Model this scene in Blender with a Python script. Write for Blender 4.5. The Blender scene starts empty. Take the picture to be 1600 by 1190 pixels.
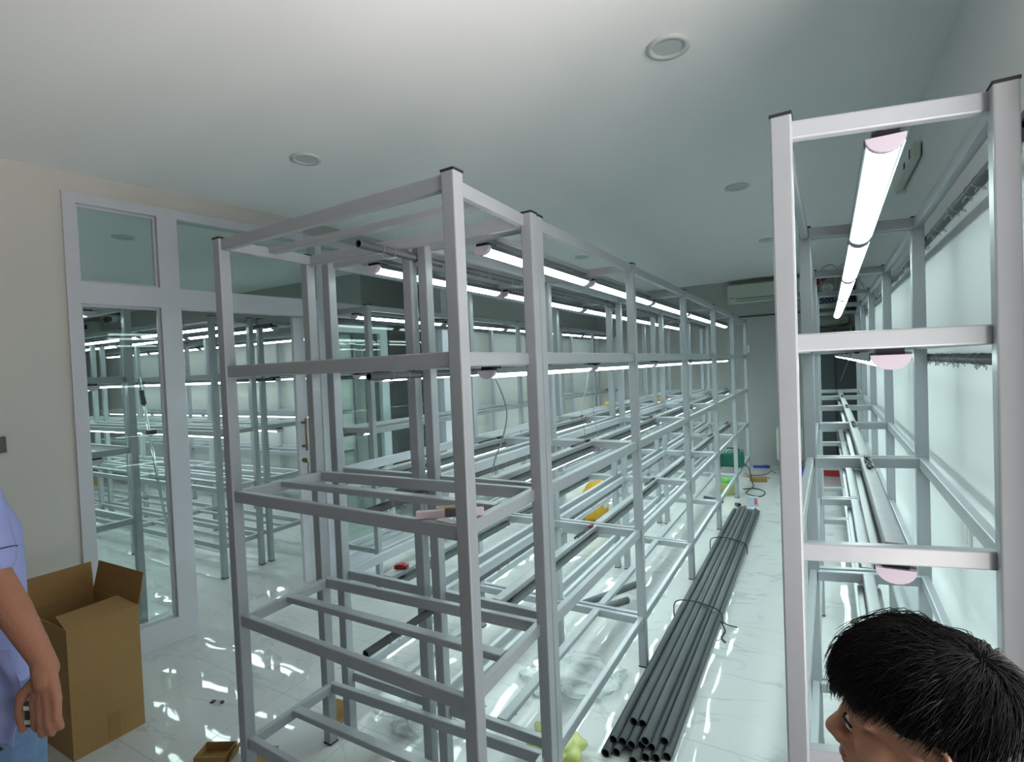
import bpy, bmesh, math, random
from mathutils import Vector, Matrix
random.seed(7)
scene = bpy.context.scene
COL = scene.collection
PI = math.pi

# ---------------------------------------------------------------- camera
cam_d = bpy.data.cameras.new('camera')
cam_d.sensor_fit = 'HORIZONTAL'
cam_d.sensor_width = 36.0
cam_d.lens = 830.0 / 1600.0 * 36.0
cam_d.clip_start = 0.02
cam = bpy.data.objects.new('camera', cam_d)
COL.objects.link(cam)
yaw, pitch, roll, CH = 0.5206, -0.0246, 0.0409, 1.7004
fw = Vector((-math.sin(yaw) * math.cos(pitch), math.cos(yaw) * math.cos(pitch), math.sin(pitch)))
rt = Vector((math.cos(yaw), math.sin(yaw), 0))
up = rt.cross(fw)
r2 = rt * math.cos(roll) - up * math.sin(roll)
u2 = rt * math.sin(roll) + up * math.cos(roll)
cm = Matrix.Identity(4)
for i in range(3):
    cm[i][0], cm[i][1], cm[i][2] = r2[i], u2[i], -fw[i]
cm.translation = Vector((0, 0, CH))
cam.matrix_world = cm
scene.camera = cam

# ---------------------------------------------------------------- light and exposure
world = bpy.data.worlds.new('daylight')
scene.world = world
world.use_nodes = True
bg = world.node_tree.nodes['Background']
# outside: sky kept dim, unseen paving below the horizon brightened to light the ceiling
_nt = world.node_tree
_tc = _nt.nodes.new('ShaderNodeTexCoord'); _sp = _nt.nodes.new('ShaderNodeSeparateXYZ'); _cr = _nt.nodes.new('ShaderNodeValToRGB')
_nt.links.new(_tc.outputs['Generated'], _sp.inputs[0])
_mr = _nt.nodes.new('ShaderNodeMapRange'); _mr.inputs['From Min'].default_value = -.36; _mr.inputs['From Max'].default_value = -.04
_nt.links.new(_sp.outputs['Z'], _mr.inputs['Value']); _nt.links.new(_mr.outputs[0], _cr.inputs[0])
_cr.color_ramp.elements[0].color = (1.0, .93, .90, 1)
_cr.color_ramp.elements[1].color = (.10, .10, .105, 1)
_nt.links.new(_cr.outputs[0], bg.inputs['Color'])
bg.inputs['Strength'].default_value = 14.5
LED_STRENGTH = 9.0
LED_COLOR = (0.80, 1.0, 0.975, 1)
vs = scene.view_settings
vs.view_transform = 'Standard'
vs.look = 'None'
vs.gamma = 1.0
vs.use_curve_mapping = False
vs.exposure = 0.12
scene.cycles.use_denoising = True
scene.cycles.max_bounces = 10
scene.cycles.diffuse_bounces = 5
scene.cycles.glossy_bounces = 4
scene.cycles.transparent_max_bounces = 16
scene.cycles.transmission_bounces = 8
scene.cycles.sample_clamp_indirect = 4.0
scene.cycles.caustics_reflective = False
scene.cycles.caustics_refractive = False

# ---------------------------------------------------------------- materials
def lin(c):
    return tuple(((x / 255) / 12.92 if x / 255 <= .04045 else ((x / 255 + .055) / 1.055) ** 2.4) for x in c)
def mat(name, rgb, rough=.5, metal=0., noise=0., nscale=8., bump=0., bscale=40., coat=0., spec=.5):
    m = bpy.data.materials.new(name); m.use_nodes = True
    nt = m.node_tree; b = nt.nodes['Principled BSDF']
    c = lin(rgb)
    b.inputs['Base Color'].default_value = (*c, 1)
    b.inputs['Roughness'].default_value = rough
    b.inputs['Metallic'].default_value = metal
    b.inputs['Specular IOR Level'].default_value = spec
    if coat: b.inputs['Coat Weight'].default_value = coat; b.inputs['Coat Roughness'].default_value = .08
    tc = nt.nodes.new('ShaderNodeTexCoord')
    if noise:
        n = nt.nodes.new('ShaderNodeTexNoise'); n.inputs['Scale'].default_value = nscale; n.inputs['Detail'].default_value = 5
        nt.links.new(tc.outputs['Object'], n.inputs['Vector'])
        mx = nt.nodes.new('ShaderNodeMix'); mx.data_type = 'RGBA'
        mx.inputs['A'].default_value = (*[x * (1 - noise) for x in c], 1)
        mx.inputs['B'].default_value = (*[min(1, x * (1 + noise)) for x in c], 1)
        nt.links.new(n.outputs['Fac'], mx.inputs['Factor']); nt.links.new(mx.outputs['Result'], b.inputs['Base Color'])
    if bump:
        n2 = nt.nodes.new('ShaderNodeTexNoise'); n2.inputs['Scale'].default_value = bscale; n2.inputs['Detail'].default_value = 3
        nt.links.new(tc.outputs['Object'], n2.inputs['Vector'])
        bp = nt.nodes.new('ShaderNodeBump'); bp.inputs['Strength'].default_value = bump; bp.inputs['Distance'].default_value = .01
        nt.links.new(n2.outputs['Fac'], bp.inputs['Height']); nt.links.new(bp.outputs['Normal'], b.inputs['Normal'])
    return m
M = {}
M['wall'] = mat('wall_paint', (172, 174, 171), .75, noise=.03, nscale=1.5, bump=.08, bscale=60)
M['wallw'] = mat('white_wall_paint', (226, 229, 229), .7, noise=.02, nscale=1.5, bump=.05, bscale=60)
M['walll'] = mat('daylit_wall_paint', (200, 197, 190), .75, noise=.03, nscale=1.5, bump=.08, bscale=60)  # same room paint, lightened and warmed in place of daylight on the left wall
M['ceiling'] = mat('ceiling_paint', (236, 237, 236), .8, noise=.02, nscale=.8)
M['steel'] = mat('rack_paint', (151, 156, 160), .30, noise=.05, nscale=14, bump=.06, bscale=25)
M['steel2'] = mat('rack_paint_edge', (184, 188, 190), .34, noise=.03, nscale=14)
M['cap'] = mat('black_rubber', (22, 23, 24), .6)
M['frame'] = mat('white_frame', (198, 200, 207), .32, noise=.02, nscale=5)
M['pvc'] = mat('grey_pvc', (84, 90, 93), .42, noise=.12, nscale=9)
M['pvcin'] = mat('pipe_inside', (20, 22, 23), .8)
M['tie'] = mat('white_cable_tie', (150, 154, 152), .5)
M['endcap'] = mat('lamp_end_cap', (196, 186, 198), .45)
M['alu'] = mat('lamp_metal_back', (120, 125, 126), .3, metal=.6)
M['card'] = mat('cardboard', (150, 118, 72), .85, noise=.10, nscale=5, bump=.15, bscale=30)
M['card2'] = mat('cardboard_inner', (142, 108, 62), .88, noise=.08, nscale=7)
M['black'] = mat('black_plastic', (18, 18, 20), .4)
M['white'] = mat('white_plastic', (214, 216, 212), .4)
M['dlight'] = mat('downlight_lens', (188, 196, 194), .5)
M['dring'] = mat('downlight_ring', (206, 210, 208), .5)
M['green'] = mat('green_plastic', (16, 92, 74), .38)
M['lime'] = mat('lime_plastic', (120, 200, 100), .4)
M['yellow'] = mat('yellow_sack', (214, 166, 36), .55, noise=.15, nscale=14, bump=.6, bscale=18)
M['sack'] = mat('white_sack', (214, 216, 208), .6, noise=.08, nscale=16, bump=.7, bscale=14)
M['red'] = mat('red_plastic', (158, 24, 34), .4)
M['blue'] = mat('blue_plastic', (44, 62, 160), .45)
M['darkred'] = mat('dark_red_print', (120, 24, 30), .5)
M['board'] = mat('grey_green_board', (128, 134, 124), .6)
M['navy'] = mat('navy_ink', (24, 24, 84), .5)
M['dark'] = mat('dark_grey_panel', (62, 70, 72), .6)
M['acbody'] = mat('air_conditioner_body', (196, 204, 192), .4)
M['acdark'] = mat('air_conditioner_slot', (70, 76, 74), .5)
M['brass'] = mat('worn_brass', (140, 122, 86), .35, metal=.8)
M['wood'] = mat('pale_wood', (190, 152, 92), .7, noise=.15, nscale=30)
M['pink'] = mat('pinkish_alu', (205, 188, 196), .4)
M['skin'] = mat('tan_skin', (186, 138, 112), .6, spec=.3, noise=.09, nscale=18, bump=.12, bscale=120)
M['skin2'] = mat('brown_skin', (160, 112, 90), .6, spec=.3, noise=.12, nscale=16, bump=.15, bscale=110)
M['hair'] = mat('black_hair', (15, 14, 15), .42, spec=.35)
M['scalp'] = mat('hair_base', (12, 11, 12), .95, spec=.05)
M['lip'] = mat('lips', (150, 84, 74), .45)
M['shirt'] = mat('light_blue_shirt', (148, 156, 208), .8, noise=.04, nscale=10, bump=.5, bscale=9)
M['tee'] = mat('grey_shirt', (70, 72, 80), .85, bump=.3, bscale=12)
M['denim'] = mat('blue_denim', (96, 124, 160), .85, noise=.25, nscale=60, bump=.3, bscale=80)
M['trouser'] = mat('dark_trousers', (40, 42, 50), .85)
M['leather'] = mat('black_belt', (20, 18, 18), .45)
M['eye'] = mat('eye_white', (200, 195, 190), .3)
M['screen'] = mat('black_screen', (8, 8, 10), .25)
M['labely'] = mat('energy_label', (170, 176, 40), .5)
M['bluegrey'] = mat('printed_packet', (170, 188, 205), .5)

def led_mat():
    m = bpy.data.materials.new('led_diffuser'); m.use_nodes = True
    nt = m.node_tree; b = nt.nodes['Principled BSDF']
    b.inputs['Base Color'].default_value = (.8, .8, .8, 1)
    b.inputs['Emission Color'].default_value = LED_COLOR
    b.inputs['Emission Strength'].default_value = LED_STRENGTH
    return m
M['led'] = led_mat()

def glass_mat(name='clear_glass', tint=(.93, .975, .96), rough=0.0):
    m = bpy.data.materials.new(name); m.use_nodes = True
    nt = m.node_tree; nt.nodes.clear()
    out = nt.nodes.new('ShaderNodeOutputMaterial')
    mix = nt.nodes.new('ShaderNodeMixShader')
    tr = nt.nodes.new('ShaderNodeBsdfTransparent'); tr.inputs['Color'].default_value = (*tint, 1)
    gl = nt.nodes.new('ShaderNodeBsdfGlossy'); gl.inputs['Roughness'].default_value = rough
    lw = nt.nodes.new('ShaderNodeLayerWeight'); lw.inputs['Blend'].default_value = .5
    pw = nt.nodes.new('ShaderNodeMath'); pw.operation = 'POWER'; pw.inputs[1].default_value = 4.0
    ma = nt.nodes.new('ShaderNodeMath'); ma.operation = 'MULTIPLY_ADD'; ma.inputs[1].default_value = .85; ma.inputs[2].default_value = .03
    nt.links.new(lw.outputs['Facing'], pw.inputs[0]); nt.links.new(pw.outputs[0], ma.inputs[0])
    nt.links.new(ma.outputs[0], mix.inputs['Fac'])
    nt.links.new(tr.outputs['BSDF'], mix.inputs[1]); nt.links.new(gl.outputs['BSDF'], mix.inputs[2])
    nt.links.new(mix.outputs['Shader'], out.inputs['Surface'])
    return m
M['glass'] = glass_mat()

def film_mat():
    m = bpy.data.materials.new('clear_film'); m.use_nodes = True
    nt = m.node_tree; nt.nodes.clear()
    out = nt.nodes.new('ShaderNodeOutputMaterial'); mix = nt.nodes.new('ShaderNodeMixShader')
    tr = nt.nodes.new('ShaderNodeBsdfTransparent'); tr.inputs['Color'].default_value = (.92, .94, .94, 1)
    gl = nt.nodes.new('ShaderNodeBsdfPrincipled'); gl.inputs['Roughness'].default_value = .15; gl.inputs['Base Color'].default_value = (.8, .82, .82, 1)
    lw = nt.nodes.new('ShaderNodeLayerWeight'); lw.inputs['Blend'].default_value = .35
    nt.links.new(lw.outputs['Facing'], mix.inputs['Fac'])
    nt.links.new(tr.outputs['BSDF'], mix.inputs[1]); nt.links.new(gl.outputs['BSDF'], mix.inputs[2])
    nt.links.new(mix.outputs['Shader'], out.inputs['Surface'])
    return m
M['film'] = film_mat()

def lime_film():
    m = mat('lime_bag', (196, 204, 110), .3, bump=.5, bscale=20)
    m.node_tree.nodes['Principled BSDF'].inputs['Alpha'].default_value = .6
    return m
M['limebag'] = lime_film()

def floor_mat():
    m = bpy.data.materials.new('marble_tiles'); m.use_nodes = True
    nt = m.node_tree; b = nt.nodes['Principled BSDF']; N = nt.nodes.new; L = nt.links.new
    b.inputs['Roughness'].default_value = .035
    b.inputs['Specular IOR Level'].default_value = .5
    tc = N('ShaderNodeTexCoord'); sp = N('ShaderNodeSeparateXYZ'); L(tc.outputs['Object'], sp.inputs[0])
    # veins
    n1 = N('ShaderNodeTexNoise'); n1.inputs['Scale'].default_value = 1.3; n1.inputs['Detail'].default_value = 8; n1.inputs['Distortion'].default_value = 1.2
    mp = N('ShaderNodeMapping'); mp.inputs['Rotation'].default_value = (0, 0, .7); mp.inputs['Scale'].default_value = (1, 2.6, 1)
    L(tc.outputs['Object'], mp.inputs[0]); L(mp.outputs[0], n1.inputs['Vector'])
    cr = N('ShaderNodeValToRGB'); e = cr.color_ramp.elements
    e[0].position = .47; e[0].color = (*lin((196, 198, 197)), 1)
    e[1].position = .53; e[1].color = (*lin((196, 198, 197)), 1)
    k = cr.color_ramp.elements.new(.50); k.color = (*lin((174, 177, 176)), 1)
    L(n1.outputs['Fac'], cr.inputs[0])
    n3 = N('ShaderNodeTexNoise'); n3.inputs['Scale'].default_value = 3.0; L(tc.outputs['Object'], n3.inputs['Vector'])
    vm = N('ShaderNodeMix'); vm.data_type = 'RGBA'; vm.inputs['A'].default_value = (*lin((196, 198, 197)), 1)
    mr = N('ShaderNodeMapRange'); mr.inputs['From Min'].default_value = .42; mr.inputs['From Max'].default_value = .62
    L(n3.outputs['Fac'], mr.inputs['Value']); L(mr.outputs[0], vm.inputs['Factor']); L(cr.outputs[0], vm.inputs['B'])
    # grout
    def joint(axis, off):
        a = N('ShaderNodeMath'); a.operation = 'ADD'; a.inputs[1].default_value = off; L(sp.outputs[axis], a.inputs[0])
        q = N('ShaderNodeMath'); q.operation = 'PINGPONG'; q.inputs[1].default_value = .3; L(a.outputs[0], q.inputs[0])
        c = N('ShaderNodeMath'); c.operation = 'LESS_THAN'; c.inputs[1].default_value = .0018; L(q.outputs[0], c.inputs[0])
        return c
    jx, jy = joint(0, .13), joint(1, .0)
    mx = N('ShaderNodeMath'); mx.operation = 'MAXIMUM'; L(jx.outputs[0], mx.inputs[0]); L(jy.outputs[0], mx.inputs[1])
    gm = N('ShaderNodeMix'); gm.data_type = 'RGBA'; gm.inputs['B'].default_value = (*lin((150, 152, 148)), 1)
    L(mx.outputs[0], gm.inputs['Factor']); L(vm.outputs['Result'], gm.inputs['A']); L(gm.outputs['Result'], b.inputs['Base Color'])
    rg = N('ShaderNodeMath'); rg.operation = 'MULTIPLY_ADD'; rg.inputs[1].default_value = .5; rg.inputs[2].default_value = .03
    L(mx.outputs[0], rg.inputs[0]); L(rg.outputs[0], b.inputs['Roughness'])
    # slight unevenness of polished tiles
    n4 = N('ShaderNodeTexNoise'); n4.inputs['Scale'].default_value = 2.0; n4.inputs['Detail'].default_value = 1.5; L(tc.outputs['Object'], n4.inputs['Vector'])
    bp = N('ShaderNodeBump'); bp.inputs['Strength'].default_value = .6; bp.inputs['Distance'].default_value = .012
    L(n4.outputs['Fac'], bp.inputs['Height']); L(bp.outputs['Normal'], b.inputs['Normal'])
    return m
M['floor'] = floor_mat()

# ---------------------------------------------------------------- object helpers
WM = {}
def link(o):
    COL.objects.link(o); return o
def place(o, parent, m):
    """put object o at world matrix m under parent (whose world matrix is known)"""
    o.parent = parent
    WM[o.name] = m.copy()
    o.matrix_basis = (WM[parent.name].inverted() @ m) if parent else m
    return o
def new(name, mesh, parent=None, m=None, label=None):
    o = bpy.data.objects.new(name, mesh); link(o)
    place(o, parent, m if m is not None else Matrix.Identity(4))
    if label: o['label'] = label
    return o
def thing(name, label, cat, loc=(0, 0, 0), group=None, rz=0, mesh=None):
    o = bpy.data.objects.new(name, mesh); link(o)
    place(o, None, Matrix.Translation(loc) @ Matrix.Rotation(rz, 4, 'Z'))
    o['label'] = label; o['category'] = cat
    if group: o['group'] = group
    return o
def tag(o, label, cat, group=None):
    o['label'] = label; o['category'] = cat
    if group: o['group'] = group
    return o
def struct(o):
    o['kind'] = 'structure'; return o
def mesh_of(name, bm, m, smooth=False):
    bmesh.ops.recalc_face_normals(bm, faces=bm.faces)
    me = bpy.data.meshes.new(name); bm.to_mesh(me); bm.free()
    if isinstance(m, (list, tuple)):
        for x in m: me.materials.append(x)
    else: me.materials.append(m)
    if smooth:
        for p in me.polygons: p.use_smooth = True
    return me
def add_box(bm, x0, x1, y0, y1, z0, z1, bevel=0., mi=0, mtx=None):
    vs_ = [bm.verts.new((x, y, z)) for x in (x0, x1) for y in (y0, y1) for z in (z0, z1)]
    fs = []
    for q in ((0, 1, 3, 2), (4, 6, 7, 5), (0, 4, 5, 1), (2, 3, 7, 6), (0, 2, 6, 4), (1, 5, 7, 3)):
        f = bm.faces.new([vs_[i] for i in q]); f.material_index = mi; fs.append(f)
    if bevel:
        es = list({e for f in fs for e in f.edges})
        r = bmesh.ops.bevel(bm, geom=es, offset=bevel, segments=2, affect='EDGES', profile=.5)
        for f in r['faces']: f.material_index = mi
        vs_ = list({v for f in r['faces'] for v in f.verts})
    if mtx is not None:
        bmesh.ops.transform(bm, matrix=mtx, verts=[v for v in vs_ if v.is_valid])
    return vs_
def box_mesh(name, dims, m, bevel=0.):
    bm = bmesh.new(); x, y, z = dims
    add_box(bm, -x / 2, x / 2, -y / 2, y / 2, -z / 2, z / 2, bevel)
    return mesh_of(name, bm, m)
BC = {}
def beam_mesh(L, w, h, m, c=.004):
    """square steel tube along local X, rounded corners, welded ends"""
    k = (round(L, 3), w, h, m.name)
    if k in BC: return BC[k]
    bm = bmesh.new(); pr = []
    for sx, sy in ((1, 1), (-1, 1), (-1, -1), (1, -1)):
        cx, cy = sx * (w / 2 - c), sy * (h / 2 - c)
        a0 = {(1, 1): 0, (-1, 1): 90, (-1, -1): 180, (1, -1): 270}[(sx, sy)]
        for a in (0, 45, 90): pr.append((cx + c * math.cos(math.radians(a0 + a)), cy + c * math.sin(math.radians(a0 + a))))
    A = [bm.verts.new((-L / 2, p[0], p[1])) for p in pr]; B = [bm.verts.new((L / 2, p[0], p[1])) for p in pr]
    n = len(pr)
    for i in range(n): bm.faces.new((A[i], A[(i + 1) % n], B[(i + 1) % n], B[i]))
    bm.faces.new(A[::-1]); bm.faces.new(B)
    BC[k] = mesh_of('steel_tube', bm, m); return BC[k]
def axis_matrix(p0, p1):
    p0, p1 = Vector(p0), Vector(p1); x = (p1 - p0).normalized()
    ref = Vector((0, 0, 1)) if abs(x.z) < .9 else Vector((0, 1, 0))
    y = ref.cross(x).normalized(); z = x.cross(y)
    m = Matrix.Identity(4)
    for i in range(3): m[i][0], m[i][1], m[i][2] = x[i], y[i], z[i]
    m.translation = (p0 + p1) / 2
    return m
def beam(name, parent, p0, p1, w, h, m, label=None):
    L = (Vector(p1) - Vector(p0)).length
    return new(name, beam_mesh(L, w, h, m), parent, axis_matrix(p0, p1), label)
def tube_bm(bm, pts, r, n=8, cap=True, mi=0, taper=None):
    pts = [Vector(p) for p in pts]; rings = []; prev = None
    for i, p in enumerate(pts):
        t = (pts[min(i + 1, len(pts) - 1)] - pts[max(i - 1, 0)]).normalized()
        if prev is None:
            ref = Vector((0, 0, 1)) if abs(t.z) < .9 else Vector((1, 0, 0)); a = t.cross(ref).normalized()
        else:
            a = (prev - t * prev.dot(t)).normalized()
        prev = a; b = t.cross(a); rr = r if taper is None else r * taper[i]
        rings.append([bm.verts.new(p + a * rr * math.cos(2 * PI * k / n) + b * rr * math.sin(2 * PI * k / n)) for k in range(n)])
    for i in range(len(rings) - 1):
        for k in range(n):
            f = bm.faces.new((rings[i][k], rings[i][(k + 1) % n], rings[i + 1][(k + 1) % n], rings[i + 1][k])); f.material_index = mi; f.smooth = True
    if cap:
        for q in (rings[0][::-1], rings[-1]):
            f = bm.faces.new(q); f.material_index = mi
    return rings
def tube_obj(name, parent, pts, r, m, n=8, label=None):
    bm = bmesh.new(); tube_bm(bm, pts, r, n); me = mesh_of(name, bm, m)
    return new(name, me, parent, None, label)
def curve_pts(ps, n=8):
    ps = [Vector(p) for p in ps]; out = []
    for i in range(len(ps) - 1):
        a, b, c, d = ps[max(i - 1, 0)], ps[i], ps[i + 1], ps[min(i + 2, len(ps) - 1)]
        for k in range(n):
            t = k / n
            out.append(.5 * ((2 * b) + (c - a) * t + (2 * a - 5 * b + 4 * c - d) * t * t + (3 * b - a - 3 * c + d) * t ** 3))
    out.append(ps[-1]); return out
def hollow_pipe_mesh(L, ro, ri, n=16):
    bm = bmesh.new()
    def ring(x, r): return [bm.verts.new((x, r * math.cos(2 * PI * k / n), r * math.sin(2 * PI * k / n))) for k in range(n)]
    a, b, c, d = ring(-L / 2, ro), ring(L / 2, ro), ring(L / 2, ri), ring(-L / 2, ri)
    for p, q, mi in ((a, b, 0), (b, c, 0), (c, d, 1), (d, a, 0)):
        for k in range(n):
            f = bm.faces.new((p[k], p[(k + 1) % n], q[(k + 1) % n], q[k])); f.material_index = mi; f.smooth = mi == 0 and (p is a)
    return mesh_of('pipe', bm, [M['pvc'], M['pvcin']])
ORD = ['first', 'second', 'third', 'fourth', 'fifth', 'sixth', 'seventh', 'eighth', 'ninth', 'tenth', 'eleventh', 'twelfth']
T4 = lambda p: Matrix.Translation(Vector(p))

# ---------------------------------------------------------------- room shell
def PX(y):            # plane of the glazed partition on the left
    return -3.997 + .16 * y if y <= 2.9 else -3.533
def WR(y):            # right wall
    return .462 + .008 * y
H = 2.95
def poly_struct(name, pts_list, m, thick=None):
    bm = bmesh.new()
    for pts in pts_list:
        bm.faces.new([bm.verts.new(p) for p in pts])
    me = mesh_of(name, bm, m)
    return struct(new(name, me))
def slab(name, x0, x1, y0, y1, z0, z1, m):
    bm = bmesh.new(); add_box(bm, x0, x1, y0, y1, z0, z1)
    return struct(new(name, mesh_of(name, bm, m)))
slab('floor', -12.3, 1.0, -2.0, 9.6, -.1, 0, M['floor'])
slab('ceiling', -12.3, 1.0, -2.0, 9.6, H, H + .1, M['ceiling'])
def wall_prism(name, a, b, z0, z1, m, th=.1, side=1):
    """upright wall between plan points a and b, thickened to one side"""
    a, b = Vector((*a, 0)), Vector((*b, 0)); d = (b - a).normalized(); n = Vector((-d.y, d.x, 0)) * th * side
    bm = bmesh.new(); vs_ = []
    for p in (a, b, b + n, a + n):
        vs_.append((bm.verts.new((p.x, p.y, z0)), bm.verts.new((p.x, p.y, z1))))
    for i in range(4):
        j = (i + 1) % 4; bm.faces.new((vs_[i][0], vs_[j][0], vs_[j][1], vs_[i][1]))
    bm.faces.new([v[0] for v in vs_][::-1]); bm.faces.new([v[1] for v in vs_])
    return struct(new(name, mesh_of(name, bm, m)))
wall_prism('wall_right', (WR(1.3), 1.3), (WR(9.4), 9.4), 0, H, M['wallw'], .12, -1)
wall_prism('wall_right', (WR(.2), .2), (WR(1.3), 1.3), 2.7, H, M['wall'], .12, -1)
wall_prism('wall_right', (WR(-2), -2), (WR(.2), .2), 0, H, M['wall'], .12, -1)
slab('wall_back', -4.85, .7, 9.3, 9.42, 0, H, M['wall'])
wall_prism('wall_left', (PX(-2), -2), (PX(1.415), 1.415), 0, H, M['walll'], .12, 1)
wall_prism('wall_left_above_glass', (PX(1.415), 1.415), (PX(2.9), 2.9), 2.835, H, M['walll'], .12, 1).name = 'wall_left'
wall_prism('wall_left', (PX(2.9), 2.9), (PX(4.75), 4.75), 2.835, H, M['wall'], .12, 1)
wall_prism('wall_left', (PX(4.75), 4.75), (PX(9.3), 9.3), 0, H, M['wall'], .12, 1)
# the room behind the glass
slab('wall_inner_back', -12.2, -4.85, 4.8, 4.92, 0, H, M['wall'])
slab('wall_inner_side', -4.97, -4.85, 4.92, 9.3, 0, H, M['wall'])
slab('wall_inner_far', -12.3, -12.2, -.4, 4.92, 0, H, M['wall'])
slab('wall_inner_front', -12.2, -4.2, -.5, -.4, 0, H, M['wall'])
# closed wall behind the viewer; the daylight comes through an unseen opening in the right wall, placed to shape it
slab('wall_front', -4.5, .7, -2.12, -2.0, 0, H, M['wall'])
slab('added_reveal', .46, .90, 1.3, 1.42, 0, H, M['wall']).name = 'added_trim_1'  # added deep reveal, blocks grazing daylight from the near end of the right rack
slab('added_reveal', .45, .90, .08, .2, 0, H, M['wall']).name = 'added_trim_2'
slab('added_reveal', .45, .90, .2, 1.3, 2.7, 2.82, M['wall']).name = 'added_trim_3'
# skirting on the far wall and right wall
slab('baseboard_back', -3.5, .4, 9.285, 9.3, 0, .09, M['wall'])
wall_prism('baseboard_right', (WR(1.2) - .0, 1.2), (WR(9.2), 9.2), 0, .09, M['frame'], .012, 1)
pl = bpy.data.lights.new('window_portal', 'AREA'); pl.shape = 'RECTANGLE'; pl.size = 1.1; pl.size_y = 2.7
pl.cycles.is_portal = True
po = bpy.data.objects.new('window_portal', pl); link(po)
po.location = (.91, .75, 1.35); po.rotation_euler = (PI / 2, 0, PI / 2)   # faces into the room

# glazed partition: white frame members and panes
def on_part(y, off=0.):
    if y <= 2.9:
        d = Vector((.16, 1, 0)).normalized(); n = Vector((d.y, -d.x, 0))
    else: n = Vector((1, 0, 0))
    return Vector((PX(y), y, 0)) + n * off
def part_box(bm, y0, y1, z0, z1, o0, o1):
    vs_ = []
    for y in (y0, y1):
        for o in (o0, o1):
            for z in (z0, z1):
                p = on_part(y, o); vs_.append(bm.verts.new((p.x, p.y, z)))
    for q in ((0, 1, 3, 2), (4, 6, 7, 5), (0, 4, 5, 1), (2, 3, 7, 6), (0, 2, 6, 4), (1, 5, 7, 3)):
        bm.faces.new([vs_[i] for i in q])
def part_obj(name, args, m, parent=None):
    bm = bmesh.new()
    for a in args: part_box(bm, *a)
    bmesh.ops.remove_doubles(bm, verts=bm.verts, dist=1e-6)
    me = mesh_of(name, bm, m)
    if m is M['frame']:
        pass
    return new(name, me, parent)
fo = (-.09, .015)
w1 = part_obj('window_1', [(1.415, 1.475, 0, 2.835, *fo), (1.475, 1.885, 2.775, 2.835, *fo), (1.475, 1.885, 2.185, 2.315, *fo),
                           (1.475, 1.885, 0, .15, *fo), (1.885, 2.0, 0, 2.835, *fo)], M['frame'])
struct(w1)
part_obj('transom_pane', [(1.475, 1.885, 2.315, 2.775, -.045, -.039)], M['glass'], w1)
part_obj('tall_pane', [(1.475, 1.885, .15, 2.185, -.045, -.039)], M['glass'], w1)
part_obj('glazing_bead', [(1.475, 1.49, .15, 2.185, -.039, -.02), (1.87, 1.885, .15, 2.185, -.039, -.02), (1.49, 1.87, 2.17, 2.185, -.039, -.02), (1.49, 1.87, .15, .165, -.039, -.02),
                          (1.475, 1.49, 2.315, 2.775, -.039, -.02), (1.87, 1.885, 2.315, 2.775, -.039, -.02), (1.49, 1.87, 2.76, 2.775, -.039, -.02), (1.49, 1.87, 2.315, 2.33, -.039, -.02)], M['frame'], w1)
w2 = part_obj('window_2', [(2.0, 2.9, 2.775, 2.835, *fo), (2.9, 3.0, 2.775, 2.835, *fo), (2.0, 2.9, 2.185, 2.315, *fo), (2.9, 3.0, 2.185, 2.315, *fo),
                           (3.0, 3.06, 0, 2.835, *fo)], M['frame'])
struct(w2)
part_obj('transom_pane', [(2.0, 2.9, 2.315, 2.775, -.045, -.039), (2.9, 3.0, 2.315, 2.775, -.045, -.039)], M['glass'], w2)
w3 = part_obj('window_3', [(3.06, 4.65, 2.775, 2.835, *fo), (3.06, 4.65, 2.185, 2.315, *fo), (3.06, 4.65, 0, .15, *fo), (4.65, 4.75, 0, 2.835, *fo)], M['frame'])
struct(w3)
part_obj('transom_pane', [(3.06, 4.65, 2.315, 2.775, -.045, -.039)], M['glass'], w3)
part_obj('tall_pane', [(3.06, 4.65, .15, 2.185, -.045, -.039)], M['glass'], w3)
# sliding door leaf pushed back, its leading stile with handle and lock
d1 = part_obj('door_1', [(2.84, 2.9, .02, 2.18, -.15, -.11), (2.9, 2.95, .02, 2.18, -.15, -.11), (3.83, 3.93, .02, 2.18, -.15, -.11), (2.95, 3.83, 2.08, 2.18, -.15, -.11), (2.95, 3.83, .02, .14, -.15, -.11)], M['frame'])
struct(d1)
part_obj('door_pane', [(2.95, 3.83, .14, 2.08, -.133, -.127)], M['glass'], d1)
hp = on_part(2.875, -.10)
bm = bmesh.new()
tube_bm(bm, [(hp.x + .035, hp.y, 1.10), (hp.x + .035, hp.y, 1.36)], .008, 8)
for z in (1.135, 1.325):
    tube_bm(bm, [(hp.x - .01, hp.y, z), (hp.x + .04, hp.y, z)], .011, 8)
new('door_handle', mesh_of('door_handle', bm, M['brass']), d1)
bm = bmesh.new()
tube_bm(bm, [(hp.x - .01, hp.y, 1.02), (hp.x + .012, hp.y, 1.02)], .018, 12)
add_box(bm, hp.x + .012, hp.x + .03, hp.y - .002, hp.y + .002, 1.0, 1.03)
tube_bm(bm, curve_pts([(hp.x + .03, hp.y, 1.01), (hp.x + .035, hp.y + .01, .985), (hp.x + .03, hp.y + .005, .955), (hp.x + .033, hp.y + .012, .90)], 4), .005, 6)
new('door_lock', mesh_of('door_lock', bm, M['brass']), d1)

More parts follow.
